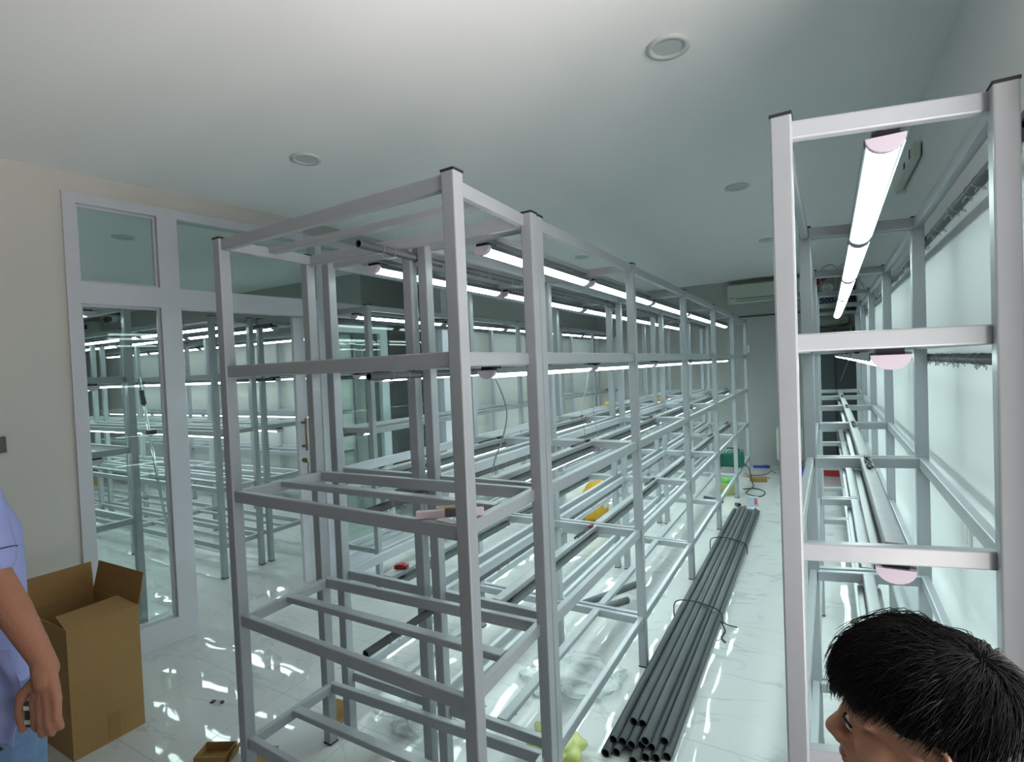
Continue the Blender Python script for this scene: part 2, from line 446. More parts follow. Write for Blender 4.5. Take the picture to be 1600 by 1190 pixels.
# ceiling downlights
bm = bmesh.new()
def annulus(bm, r0, r1, z0, z1, n=40, mi=0):
    R = [[bm.verts.new((r * math.cos(2 * PI * k / n), r * math.sin(2 * PI * k / n), z)) for k in range(n)] for r, z in ((r1, z1), (r1, z0), (r0, z0 + .002), (r0, z1))]
    for j in range(3):
        for k in range(n):
            f = bm.faces.new((R[j][k], R[j][(k + 1) % n], R[j + 1][(k + 1) % n], R[j + 1][k])); f.material_index = mi; f.smooth = True
annulus(bm, .058, .083, -.012, 0)
ring_me = mesh_of('ring', bm, M['dring'])
bm = bmesh.new(); bmesh.ops.create_circle(bm, cap_ends=True, radius=.058, segments=36)
for v in bm.verts: v.co.z = -.006
lens_me = mesh_of('lens', bm, M['dlight'])
for (x, y), lb in (((-.48, 2.19), 'largest round unlit downlight in the ceiling, above the aisle at upper right'),
                   ((-2.51, 2.11), 'round unlit ceiling downlight left of the crosswise rack top'),
                   ((-.47, 4.22), 'round unlit downlight in the middle of the aisle ceiling'),
                   ((-.42, 6.3), 'tiny far downlight in the aisle ceiling just left of the right rack post'),
                   ((-2.32, 5.79), 'small downlight seen between the top rails of the central rack'),
                   ((-5.09, 2.33), 'round unlit downlight in the ceiling behind the left upper window pane'),
                   ((-7.6, 2.33), 'faint downlight in the glazed room ceiling, second from the partition')):
    t = thing('downlight', lb, 'ceiling light', (x, y, H), 'round ceiling downlights')
    new('trim_ring', ring_me, t, T4((x, y, H))); new('lens', lens_me, t, T4((x, y, H)))

# ---------------------------------------------------------------- racks
PW = .044                      # post width
RW, RH = .027, .044            # rails
ZL = [2.22, 1.731, 1.243, .754, .266]
ZT = 2.25
post_cap = box_mesh('cap', (PW + .003, PW + .003, .008), M['cap'], .002)
def rack(name, label, fr, bk, levels=(0, 1, 2, 3, 4), group='grey steel racks', slat=True, caps=True, ztop=ZT):
    """fr, bk: matching plan points of the two post lines; bays in between"""
    c = sum((Vector((*p, 0)) for p in fr + bk), Vector()) / (2 * len(fr)); c.z = 0
    t = thing(name, label, 'rack', c, group)
    def u(a, b): return (Vector((*b, 0)) - Vector((*a, 0))).normalized()
    n = len(fr)
    dl = u(fr[0], fr[-1])
    for line in (fr, bk):
        for p in line:
            m = Matrix.Identity(4); ang = math.atan2(dl.y, dl.x)
            mm = T4((p[0], p[1], (ztop - .008 + .008) / 2)) @ Matrix.Rotation(ang, 4, 'Z') @ Matrix.Rotation(-PI / 2, 4, 'Y')
            po_ = new('post', beam_mesh(ztop - .016, PW, PW, M['steel']), t, mm)
            if caps:
                for z in (ztop - .004, .004):
                    new('end_cap', post_cap, po_, T4((p[0], p[1], z)) @ Matrix.Rotation(ang, 4, 'Z'))
    e = PW / 2
    for li in levels:
        z = ZL[li]
        for i in range(n - 1):
            for line in (fr, bk):
                a, b = Vector((*line[i], z)), Vector((*line[i + 1], z)); d = (b - a).normalized()
                beam('rail', t, a + d * e, b - d * e, RW, RH, M['steel'])
            # the two cross rails that end this bay, beside the posts
            for k, s in ((i, 1), (i + 1, -1)):
                a, b = Vector((*fr[k], z)), Vector((*bk[k], z)); d = (b - a).normalized()
                off = (Vector((*fr[i + 1], 0)) - Vector((*fr[i], 0))).normalized() * s * (e + RW / 2 - .012)
                beam('cross_rail', t, a + off + d * (RW / 2), b + off - d * (RW / 2), RW, RH - .002, M['steel'])
            if slat:
                a = (Vector((*fr[i], z)) + Vector((*bk[i], z))) / 2; b = (Vector((*fr[i + 1], z)) + Vector((*bk[i + 1], z))) / 2
                d = (b - a).normalized()
                a += Vector((0, 0, RH / 2 - .0125)); b += Vector((0, 0, RH / 2 - .0125))
                beam('slat', t, a + d * (e + RW - .01), b - d * (e + RW - .01), .042, .025, M['steel'])
    return t
# half-round LED battens hung under the shelves
BAT = {}
def batten_meshes(L):
    k = round(L, 3)
    if k in BAT: return BAT[k]
    W, D, n = .078, .034, 10
    def prof(w, d, z0=-.010):
        return [(w / 2 * math.cos(PI * i / n), z0 - d * math.sin(PI * i / n)) for i in range(n + 1)]
    def extr(x0, x1, pr):
        bm = bmesh.new()
        A = [bm.verts.new((x0, *p)) for p in pr]; B = [bm.verts.new((x1, *p)) for p in pr]
        for i in range(len(pr)):
            j = (i + 1) % len(pr); f = bm.faces.new((A[i], A[j], B[j], B[i])); f.smooth = i < n
        bm.faces.new(A[::-1]); bm.faces.new(B); return bm
    dif = mesh_of('diffuser', extr(-L / 2 + .022, L / 2 - .022, prof(W - .012, D - .004, -.012)), M['led'])
    ec = mesh_of('lamp_cap', extr(-.011, .011, prof(W, D)), M['endcap'])
    bm = bmesh.new(); add_box(bm, -L / 2 + .02, L / 2 - .02, -W / 2, W / 2, -.012, -.004)
    for sg in (-1, 1):
        q = sorted((sg * (W / 2 + .0015), sg * (W / 2 - .0015)))
        add_box(bm, -L / 2 + .022, L / 2 - .022, q[0], q[1], -.024, -.005)
    add_box(bm, -L / 2 + .10, L / 2 - .10, -.016, .016, -.004, 0)
    hs = mesh_of('back_plate', bm, M['alu'])
    bm = bmesh.new(); add_box(bm, -.035, .035, -.026, .026, -.010, .004)
    br = mesh_of('bracket', bm, M['cap'])
    BAT[k] = (dif, ec, hs, br); return BAT[k]
def batten(p0, p1, ztop, label, group):
    a, b = Vector((*p0, ztop)), Vector((*p1, ztop)); L = (b - a).length
    m = axis_matrix(a, b); dif, ec, hs, br = batten_meshes(L)
    t = bpy.data.objects.new('led_batten', None); link(t); place(t, None, m); tag(t, label, 'light', group)
    new('diffuser', dif, t, m); new('back_plate', hs, t, m)
    new('end_cap', ec, t, m @ T4((-L / 2 + .011, 0, 0))); new('end_cap', ec, t, m @ T4((L / 2 - .011, 0, 0)))
    new('bracket', br, t, m @ T4((-L / 2 + .045, 0, .0)))
    return t
LV = ['top', 'second', 'third', 'fourth']
def light_rack(fr, bk, rackname, levels, group, endname='near end', zoff=0, skip=()):
    for li in levels:
        for i in range(len(fr) - 1):
            if (li, i) in skip: continue
            a = (Vector(fr[i]) + Vector(bk[i])) / 2; b = (Vector(fr[i + 1]) + Vector(bk[i + 1])) / 2
            d = (b - a).normalized()
            hi = zoff if li >= 2 else 0          # lower lamps sit up between the rails
            z = ZL[li] - RH / 2 - .004 + hi; ins = .042 if hi else .028
            batten(a + d * ins, b - d * ins, z,
                   'LED batten under the %s shelf, %s, %s bay from %s' % (LV[li], rackname, ORD[i], endname), group)

YA = [1.745, 2.89, 4.23, 5.59, 6.96, 8.31]
XA = -.878
A_f = [(XA, y) for y in YA]; A_b = [(-1.393, y) for y in YA]
L_f = [(-1.962, y) for y in YA]; L_b = [(-1.476, y) for y in YA]
YB0 = [1.385, 2.63, 3.97, 5.30, 6.55, 7.78]
B_f = [(-.057, YB0[0]), (-.030, YB0[1]), (-.008, YB0[2]), (.010, YB0[3]), (.02, YB0[4]), (.025, YB0[5])]
B_b = [(.350 + .0165 * (y + .10 - 1.495), y + .10) for y in YB0]
YD = [3.10, 4.32, 5.54, 6.76, 7.98, 9.15]
D_f = [(-3.07, y) for y in YD]; D_b = [(-3.447, y) for y in YD]
U_f = [(-1.995, 1.252), (-.857, 1.208)]; U_b = [(-1.996, 1.655), (-.874, 1.690)]
rack('crosswise_rack', 'near grey steel rack standing crosswise in front of the double row, unlit', U_f, U_b)
rack('steel_rack', 'grey steel rack of the central double row, on the aisle side by the pipes', A_f, A_b)
rack('steel_rack', 'grey steel rack of the central double row, on the side facing the glass partition', L_f, L_b)
rack('steel_rack', 'long grey steel rack against the right wall, beside the dark-haired man', B_f, B_b)
rack('steel_rack', 'grey steel rack along the left wall beyond the sliding door', D_f, D_b)
light_rack(A_f, A_b, 'aisle side rack', (0, 1, 2, 3), 'LED battens of the central rack, aisle side', zoff=.019)
light_rack(L_f, L_b, 'central rack glass side', (0, 1, 2, 3), 'LED battens of the central rack, glass side', zoff=.019)
light_rack(B_f, B_b, 'right wall rack', (0, 1, 2, 3), 'LED battens of the right wall rack')
light_rack(D_f, D_b, 'left wall rack', (0, 1, 2, 3), 'LED battens of the left wall rack', zoff=.019)
# racks in the room behind the glass run away from the partition
def xs(x0, n, s): return [x0 - s * k for k in range(n)]
G = 'grey steel racks behind the glass'
C0x = xs(-4.09, 5, 1.4); C1x = xs(-4.44, 5, 1.5)
C0 = ([(x, 1.86) for x in C0x], [(x, 1.46) for x in C0x])
C1 = ([(x, 2.66) for x in C1x], [(x, 3.012) for x in C1x])
C2 = ([(x, 3.49) for x in C1x], [(x, 3.108) for x in C1x])
C3x = xs(-5.0, 5, 1.42)
C3 = ([(x, 4.32) for x in C3x], [(x, 4.74) for x in C3x])
rack('steel_rack', 'steel rack behind the tall window pane, nearest to the glass', *C0, group=G)
rack('steel_rack', 'steel rack behind the glass whose corner post shows in the open doorway', *C1, group=G)
rack('steel_rack', 'steel rack behind the glass, rear one of the back to back pair', *C2, group=G)
rack('steel_rack', 'steel rack behind the glass against the inner room back wall', *C3, group=G)
for rk, nm in ((C0, 'rack nearest glass'), (C1, 'front inner rack'), (C2, 'rear inner rack'), (C3, 'inner back wall rack')):
    light_rack(rk[0], rk[1], nm, (0, 1, 2), 'LED battens behind the glass', 'the partition')

# ---------------------------------------------------------------- misting pipes with cable ties behind the shelves
tie_bm = bmesh.new()
for sx in (-1, 1):
    tube_bm(tie_bm, [(0, sx * .004, -.014), (sx * .008, sx * .009, -.022), (sx * .013, sx * .007, -.030)], .0014, 5)
    tube_bm(tie_bm, [(0, 0, -.014), (sx * .009, -sx * .008, -.024)], .0013, 5)
for k in range(12):
    a, b = 2 * PI * k / 12, 2 * PI * (k + 1) / 12
    tube_bm(tie_bm, [(0, .0165 * math.cos(a), .0165 * math.sin(a)), (0, .0165 * math.cos(b), .0165 * math.sin(b))], .0010, 4, cap=False)
tie_me = mesh_of('cable_tie', tie_bm, M['tie'])
def mist_pipe(p0, p1, label, step=.3, start=.12, r=.0155, first=None, maxn=26, roll_=0, group='wall and rack pipes'):
    a, b = Vector(p0), Vector(p1); L = (b - a).length; m = axis_matrix(a, b)
    t = bpy.data.objects.new('pvc_pipe', hollow_pipe_mesh(L, r, r * .78)); link(t); place(t, None, m); tag(t, label, 'pipe', group)
    d = start; n = 0
    while d < L - .05 and n < maxn:
        new('cable_tie', tie_me, t, m @ T4((-L / 2 + d, 0, 0)) @ Matrix.Rotation(random.uniform(-.6, .6) + roll_, 4, 'X'))
        d += step * random.uniform(.75, 1.25) if n % 2 else .07 * random.uniform(.8, 1.5); n += 1
    return t
for li, (z, yy) in enumerate(((2.175, 1.42), (1.69, 1.44), (1.195, 1.40), (.69, 1.36))):
    mist_pipe((-1.4345, yy, z), (-1.4345, 8.3, z),
              'dark pipe with zip ties between the central racks, under their %s shelf' % LV[li])
for li in range(3):
    z = (2.16, 1.672, 1.185)[li]
    mist_pipe((.3925, 1.50, z), (.3925 + .0165 * 6.2, 7.7, z), 'dark grey pipe with zip ties along the right wall, under the %s shelf' % LV[li], step=.22)
for li in range(3):
    z = (2.165, 1.676, 1.19)[li]
    mist_pipe((-3.487, 3.14, z), (-3.487, 9.1, z), 'dark pipe with zip ties on the left wall rack, under the %s shelf' % LV[li], step=.35)
mist_pipe((-4.2, 3.06, 2.17), (-10.4, 3.06, 2.17), 'dark pipe between the paired racks behind the glass, under their top shelves', step=.35)
mist_pipe((-4.2, 3.06, 1.685), (-10.4, 3.06, 1.685), 'dark pipe between the paired racks behind the glass, under their second shelves', step=.35)
tag(new('pipe_stub', hollow_pipe_mesh(.16, .019, .015), None, axis_matrix((.405, 1.40, 2.185), (.405, 1.56, 2.185))),
    'black open pipe end beside the right rack post at the picture edge', 'pipe')
# ---------------------------------------------------------------- loose pipes in the aisle
pm = {}
def loose_pipe(a, b, label, r=.0195, group='grey pipes in the aisle bundle'):
    L = round((Vector(a) - Vector(b)).length, 2)
    if L not in pm: pm[L] = hollow_pipe_mesh(L, r, r * .82)
    o = new('pvc_pipe', pm[L], None, axis_matrix(a, b)); tag(o, label, 'pipe', group); return o
r = .0195
for layer, (n_, x0_, z_) in enumerate(((7, -.830, r), (6, -.810, r + .0345), (3, -.750, r + .069))):
    for i in range(n_):
        x = x0_ + i * .0400; y0 = 2.17 + random.uniform(-.05, .07) + .03 * layer
        loose_pipe((x, y0, z_), (x, y0 + 4.10 - .1 * layer, z_),
                   'grey pipe in the %s layer of the aisle floor bundle, %s from left' % (('bottom', 'middle', 'top')[layer], ORD[i]))
bm = bmesh.new()
def strap(bm, y, x0, x1, zt):
    pts = [(x0, y, .004), (x0 + .01, y + .004, zt * .8), ((x0 + x1) / 2 - .05, y + .01, zt), ((x0 + x1) / 2 + .05, y - .01, zt), (x1 - .01, y, zt * .7), (x1 + .002, y, .004)]
    tube_bm(bm, curve_pts(pts, 5), .004, 6)
    tube_bm(bm, curve_pts([((x0 + x1) / 2, y, zt), ((x0 + x1) / 2 + .06, y - .05, zt + .004), ((x0 + x1) / 2 + .12, y - .09, zt - .01)], 5), .003, 5)
strap(bm, 4.95, -.862, -.558, .122)
tag(new('tie_strap', mesh_of('tie_strap', bm, M['black'])), 'black strap tied around the far half of the grey pipe bundle', 'strap')
bm = bmesh.new(); strap(bm, 3.55, -.862, -.558, .122)
tube_bm(bm, curve_pts([(-.56, 3.5, .05), (-.53, 3.46, .012), (-.54, 3.38, .006), (-.51, 3.33, .006)], 5), .005, 6)
tube_bm(bm, curve_pts([(-.56, 3.5, .05), (-.52, 3.53, .02), (-.47, 3.55, .006)], 5), .004, 6)
tag(new('tie_strap', mesh_of('tie_strap', bm, M['black'])), 'black strap with loose ends around the middle of the grey pipe bundle', 'strap')
for a, b, lb in (((-1.50, 3.36, .022), (-1.19, 3.98, .022), 'long grey pipe offcut on the floor under the aisle side rack'),
                 ((-1.36, 3.37, .022), (-1.20, 3.62, .022), 'short grey pipe offcut beside the longer one under the rack'),
                 ((-1.22, 6.75, .022), (-1.0, 6.62, .022), 'grey pipe offcut on the floor near the green bucket'),
                 ((-.80, 6.52, .022), (-.84, 6.56, .022), 'tiny dark pipe piece on the floor by the far end of the bundle')):
    L = (Vector(a) - Vector(b)).length
    tag(new('pipe_offcut', hollow_pipe_mesh(L, .022, .018), None, axis_matrix(a, b)), lb, 'pipe')

# ================================================================ things around the room
def joined(name, parts, m, parent=None, smooth=False, label=None):
    """one mesh from several boxes (x0,x1,y0,y1,z0,z1[,bevel])"""
    bm = bmesh.new()
    for p in parts: add_box(bm, *p)
    return new(name, mesh_of(name, bm, m, smooth), parent, None, label)
def quad_sheet(name, corners, m, th=.004, parent=None, nx=6, ny=6, wob=.003, seed=1):
    """bent cardboard sheet through four corners, with thickness"""
    rnd = random.Random(seed); A, B, C, D = [Vector(c) for c in corners]
    n = (B - A).cross(D - A).normalized(); bm = bmesh.new(); G_ = []
    for i in range(nx + 1):
        row = []
        for j in range(ny + 1):
            u_, v_ = i / nx, j / ny
            p = A.lerp(B, u_).lerp(D.lerp(C, u_), v_)
            p += n * wob * (math.sin(3 * u_ + seed) + math.cos(2.3 * v_ + seed)) * .5
            row.append((bm.verts.new(p), bm.verts.new(p - n * th)))
        G_.append(row)
    for i in range(nx):
        for j in range(ny):
            bm.faces.new((G_[i][j][0], G_[i + 1][j][0], G_[i + 1][j + 1][0], G_[i][j + 1][0]))
            bm.faces.new((G_[i][j][1], G_[i][j + 1][1], G_[i + 1][j + 1][1], G_[i + 1][j][1]))
    for j in range(ny):
        for i in (0, nx):
            bm.faces.new((G_[i][j][0], G_[i][j + 1][0], G_[i][j + 1][1], G_[i][j][1]))
    for i in range(nx):
        for j in (0, ny):
            bm.faces.new((G_[i][j][0], G_[i + 1][j][0], G_[i + 1][j][1], G_[i][j][1]))
    return new(name, mesh_of(name, bm, m), parent)

# ---- the tall carton by the left wall
cx0, cx1, cy0, cy1, cz = -3.42, -2.955, 1.03, 1.325, .60
ct = thing('carton', 'tall open brown cardboard carton standing on the floor by the left wall', 'box', ((cx0 + cx1) / 2, (cy0 + cy1) / 2, 0))
bm = bmesh.new(); w_ = .006
for a in ((cx0, cx1, cy0, cy0 + w_, 0, cz), (cx0, cx1, cy1 - w_, cy1, 0, cz), (cx0, cx0 + w_, cy0 + w_, cy1 - w_, 0, cz), (cx1 - w_, cx1, cy0 + w_, cy1 - w_, 0, cz), (cx0 + w_, cx1 - w_, cy0 + w_, cy1 - w_, 0, .006)):
    add_box(bm, *a)
new('body', mesh_of('body', bm, M['card']), ct)
quad_sheet('flap', [(cx0, cy1 - .003, cz), (cx1, cy1 - .003, cz), (cx1 - .01, cy1 + .03, cz + .15), (cx0 + .0, cy1 + .03, cz + .145)], M['card2'], parent=ct, seed=2)
quad_sheet('flap', [(cx0 + .003, cy0, cz), (cx0 + .003, cy1, cz), (cx0 - .04, cy1 + .01, cz + .14), (cx0 - .04, cy0 - .01, cz + .14)], M['card2'], parent=ct, seed=3)
quad_sheet('flap', [(cx1, cy0 + .0, cz + .001), (cx1, cy1, cz + .001), (cx1 - .145, cy1 - .03, cz + .03), (cx1 - .145, cy0 + .015, cz + .03)], M['card'], parent=ct, seed=4)
quad_sheet('flap', [(cx0 + .02, cy0 + .002, cz), (cx1 - .03, cy0 + .002, cz), (cx1 - .05, cy0 + .05, cz - .13), (cx0 + .04, cy0 + .05, cz - .13)], M['card2'], parent=ct, seed=5)
quad_sheet('tape', [(cx1 + .0015, cy0 + .14, .006), (cx1 + .0015, cy0 + .19, .006), (cx1 + .0015, cy0 + .19, .13), (cx1 + .0015, cy0 + .14, .13)], M['card2'], .001, ct, 2, 2, 0)

# ---- small cardboard pieces on the floor
t = thing('cardboard_tray', 'small open cardboard tray on the floor left of the crosswise rack', 'box', (-2.38, 1.34, 0))
o = joined('tray', [(-.07, .07, -.05, .05, 0, .003), (-.07, -.066, -.05, .05, .003, .045), (.066, .07, -.05, .05, .003, .045), (-.066, .066, -.05, -.046, .003, .045), (-.066, .066, .046, .05, .003, .045)], M['card'], None)
o.parent = t; o.matrix_basis = Matrix.Rotation(.5, 4, 'Z')
o = quad_sheet('loose_flap', [(.075, -.05, .002), (.075, .05, .002), (.105, .055, .06), (.105, -.045, .06)], M['card2'])
o.parent = t; o.matrix_basis = Matrix.Rotation(.5, 4, 'Z')
tag(quad_sheet('cardboard_scrap', [(-2.25, 1.34, .004), (-2.12, 1.40, .004), (-2.16, 1.50, .03), (-2.26, 1.48, .012)], M['card'], seed=7), 'torn cardboard scrap on the floor under the crosswise rack edge', 'cardboard')
tag(quad_sheet('cardboard_scrap', [(-2.17, 1.74, .005), (-2.04, 1.74, .005), (-2.05, 1.86, .05), (-2.19, 1.84, .05)], M['card'], seed=9), 'brown cardboard scrap behind the back left foot of the crosswise rack', 'cardboard')

# ---- bags
def blob(name, loc, dims, m, seed, amp=.12, sub=4, flat=.0, parent=None):
    bm = bmesh.new(); bmesh.ops.create_icosphere(bm, subdivisions=sub, radius=1)
    rnd = random.Random(seed); ph = [(rnd.uniform(2, 7), rnd.uniform(2, 7), rnd.uniform(2, 7), rnd.uniform(0, 6)) for _ in range(9)]
    for v in bm.verts:
        c = v.co.copy(); d = 0
        for a, b, g, p in ph: d += math.sin(a * c.x + p) * math.cos(b * c.y + p * 1.7) * math.sin(g * c.z - p)
        # squarish cushion shape
        q = Vector([math.copysign(abs(k) ** .75, k) for k in c])
        q *= 1 + amp * d / 2.2
        v.co = Vector((q.x * dims[0] / 2, q.y * dims[1] / 2, max(q.z * dims[2] / 2, -dims[2] / 2 + .002)))
    me = mesh_of(name, bm, m, True)
    return new(name, me, parent, T4(loc))
t = thing('sack', 'white woven sack wrapped in yellow plastic on the floor between rack rows', 'sack', (-2.33, 5.45, 0))
blob('sack_body', (-2.33, 5.45, .20), (.62, .44, .40), M['sack'], 3, .10, 4, parent=t)
blob('yellow_wrap', (-2.52, 5.45, .205), (.22, .47, .425), M['yellow'], 3, .10, 4, parent=t)
blob('yellow_wrap', (-2.12, 5.43, .205), (.20, .47, .425), M['yellow'], 5, .12, 4, parent=t)
tag(blob('plastic_bag', (-1.16, 2.60, .03), (.42, .30, .06), M['film'], 11, .5, 4), 'crumpled clear plastic bag on the floor under the aisle rack', 'bag')
tag(blob('plastic_bag', (-1.02, 2.02, .05), (.20, .16, .10), M['limebag'], 17, .4, 4), 'yellow green plastic bag by the near ends of the grey pipes', 'bag')
tag(blob('plastic_sheet', (-1.72, 1.98, .035), (.40, .26, .07), M['film'], 23, .4, 4), 'clear crumpled plastic sheet on the floor under the central rack', 'plastic')

# ---- level and clips on the crosswise rack
t = thing('spirit_level', 'small pinkish aluminium spirit level lying on the crosswise rack corner', 'tool', (-.95, 1.262, 1.266))
lm = axis_matrix((-1.035, 1.205, 1.2775), (-.872, 1.318, 1.2775))
bm = bmesh.new(); add_box(bm, -.10, .10, -.011, .011, -.011, .011, .002)
new('bar', mesh_of('bar', bm, M['pink']), t, lm)
bm = bmesh.new(); add_box(bm, -.015, .04, -.0125, .014, -.009, .017, .003)
new('holder', mesh_of('holder', bm, mat('dark_grey_plastic', (92, 84, 86), .5)), t, lm)
bm = bmesh.new()
for xx in (-.022, .012):
    pts = [(xx + .017 * math.cos(a * PI / 8), .006 + .011 * math.sin(a * PI / 8), .0175) for a in range(17)]
    tube_bm(bm, pts, .002, 6, cap=False)
new('vial_ring', mesh_of('vial_ring', bm, mat('yellow_vial', (196, 186, 120), .4)), t, lm)
tag(quad_sheet('paper_scrap', [(-.975, 1.215, 1.2665), (-.90, 1.205, 1.2665), (-.90, 1.232, 1.2675), (-.965, 1.24, 1.2675)], M['white'], .0008, nx=3, ny=3, wob=.001), 'scrap of white paper under the spirit level', 'paper')

# ---- small things lying on shelves
bm = bmesh.new(); add_box(bm, -.032, .032, -.016, .016, 0, .020, .004); add_box(bm, -.014, .014, -.0175, .0175, .006, .024, .002)
tag(new('plastic_clip', mesh_of('plastic_clip', bm, M['red']), None, T4((-1.72, 1.88, .776)) @ Matrix.Rotation(.3, 4, 'Z')), 'small red plastic clip on a low shelf slat of the glass side rack', 'clip')
bm = bmesh.new(); add_box(bm, -.055, .055, -.02, .02, 0, .055, .003); add_box(bm, -.03, .03, -.022, -.019, .012, .04)
tag(new('wood_block', mesh_of('wood_block', bm, M['wood']), None, T4((-1.476, 5.85, 1.266)) @ Matrix.Rotation(1.2, 4, 'Z')), 'pale wooden block standing on the third shelf of the central rack', 'block')
bm = bmesh.new(); add_box(bm, -.06, .06, -.02, .02, 0, .03, .003)
tag(new('wood_block', mesh_of('wood_block', bm, M['wood']), None, T4((-1.962, 5.42, 1.266)) @ Matrix.Rotation(1.45, 4, 'Z')), 'flat wooden block on the glass side rack, left of the standing block', 'block')
bm = bmesh.new(); add_box(bm, -.06, .06, -.012, .012, 0, .022, .004); tube_bm(bm, [(.055, 0, .011), (.11, 0, .011)], .004, 6)
tag(new('screwdriver', mesh_of('screwdriver', bm, M['red']), None, T4((-3.07, 8.60, 1.266)) @ Matrix.Rotation(1.5, 4, 'Z')), 'red handled screwdriver on the left wall rack far end', 'tool')
# plugs at the end of each lamp lying on the slats of the lower shelves
def plug(p, rz, label, group, red):
    t = thing('lamp_cable', label, 'cable', p, group, rz)
    m = WM[t.name]
    bm = bmesh.new(); pts = curve_pts([(-.02, .02, .010), (-.07, .026, .006), (-.13, .020, .007), (-.19, .028, .005), (-.24, .022, .005)], 4)
    tube_bm(bm, [(x, y - .018, z) for x, y, z in pts], .0042, 6)
    tube_bm(bm, [(x + .01, y * .6 - .02, z + .003) for x, y, z in pts[3:]], .0036, 6)
    new('cord', mesh_of('cord', bm, M['black']), t, m)
    bm = bmesh.new(); add_box(bm, -.040, .006, -.010, .008, .001, .015, .003)
    new('connector', mesh_of('connector', bm, M['darkred'] if red else M['black']), t, m)
def plug_row(fr, bk, nm, grp, levels=(2, 3)):
    for li in levels:
        for i in range(1, len(fr)):
            x = (fr[i][0] + bk[i][0]) / 2; y = (fr[i][1] + bk[i][1]) / 2 - .06
            if i == len(fr) - 1 and nm.startswith('right'): continue
            plug((x, y, ZL[li] + RH / 2), PI / 2, 'black lamp cable on the %s shelf slat, %s, %s bay from near end' % (LV[li], nm, ORD[i - 1]), grp, (i + li) % 4 == 0)
plug_row(A_f, A_b, 'aisle side rack', 'lamp cables on the aisle side rack')
plug_row(L_f, L_b, 'glass side rack', 'lamp cables on the glass side rack')
plug_row(B_f, B_b, 'right wall rack', 'lamp cables on the right wall rack', (2,))

# ---- loose cords hanging from lamps
tag(tube_obj('hanging_cord', None, curve_pts([(-1.13, 1.80, 1.70), (-1.125, 1.86, 1.62), (-1.12, 1.90, 1.52), (-1.13, 1.88, 1.42), (-1.135, 1.82, 1.34), (-1.135, 1.79, 1.285)]), .0035, M['tie'], 6), 'white cord curving down from the second shelf lamp near the front post', 'cord')
tag(tube_obj('hanging_cord', None, curve_pts([(-1.14, 2.88, 1.70), (-1.13, 2.82, 1.58), (-1.15, 2.78, 1.46), (-1.14, 2.80, 1.29)]), .002, M['tie'], 6), 'thin white cord hanging left of the second front post', 'cord')
tag(tube_obj('hanging_cord', None, curve_pts([(-1.12, 2.90, 1.70), (-1.12, 2.94, 1.56), (-1.16, 2.99, 1.42), (-1.14, 3.0, 1.28)]), .002, M['tie'], 6), 'second thin white cord hanging behind the second front post', 'cord')
tag(tube_obj('ceiling_cord', None, curve_pts([(.06, 5.3, 2.25), (.05, 5.32, 2.42), (.14, 5.36, 2.47), (.22, 5.36, 2.36), (.26, 5.3, 2.25)]), .004, M['tie'], 6), 'white cord looping above the right wall rack', 'cord')
tag(tube_obj('ceiling_cord', None, curve_pts([(.16, 5.3, 2.25), (.17, 5.33, 2.42), (.26, 5.36, 2.46), (.34, 5.36, 2.30), (.36, 5.32, 2.25)]), .004, M['tie'], 6), 'second white cord loop above the right wall rack', 'cord')

# ---- air conditioner on the far wall
def ac_unit(name, label, x0, x1, y1, z0, z1, sticker=None, wall='wall'):
    t = thing(name, label, 'air conditioner', ((x0 + x1) / 2, y1, z0))
    pr = [(0, 0), (0, z1 - z0), (.16, z1 - z0), (.20, z1 - z0 - .02), (.21, .10), (.20, .06), (.13, 0)]
    bm = bmesh.new(); A = [bm.verts.new((x0, y1 - d, z0 + h)) for d, h in pr]; B = [bm.verts.new((x1, y1 - d, z0 + h)) for d, h in pr]
    n = len(pr)
    for i in range(n): bm.faces.new((A[i], A[(i + 1) % n], B[(i + 1) % n], B[i]))
    bm.faces.new(A[::-1]); bm.faces.new(B)
    bmesh.ops.bevel(bm, geom=[e for e in bm.edges if abs((e.verts[0].co - e.verts[1].co).normalized().x) < .5], offset=.008, segments=2, affect='EDGES')
    new('housing', mesh_of('housing', bm, M['acbody']), t)
    L_ = x1 - x0
    joined('louver', [(x0 + .12 * L_, x1 - .03, y1 - .215, y1 - .204, z0 + .062, z0 + .070), (x0 + .12 * L_, x1 - .03, y1 - .190, y1 - .182, z0 + .030, z0 + .036)], M['acdark'], t)
    joined('name_mark', [(x0 + .03, x0 + .10, y1 - .213, y1 - .208, z0 + .078, z0 + .084)], M['acdark'], t)
    if sticker: joined('energy_label', [(sticker, sticker + .05, y1 - .214, y1 - .209, z0 + .19, z0 + .26)], M['labely'], t)
    return t
ac_unit('air_conditioner', 'long pale wall mounted air conditioner high on the far wall', -1.20, -.12, 9.3, 2.575, 2.875, -.30)
t = ac_unit('air_conditioner', 'air conditioner on the inner room back wall, seen through the tall pane', -12.15, -11.45, 4.8, 2.66, 2.86)
joined('display', [(-11.62, -11.50, 4.585, 4.592, 2.72, 2.80)], M['screen'], t)
# pipe conduit across the far wall
tag(tube_obj('wall_conduit', None, [(-1.55, 9.28, 2.365), (.02, 9.28, 2.372)], .013, M['dark'], 8), 'thin dark conduit running level across the far wall below the air conditioner', 'pipe')
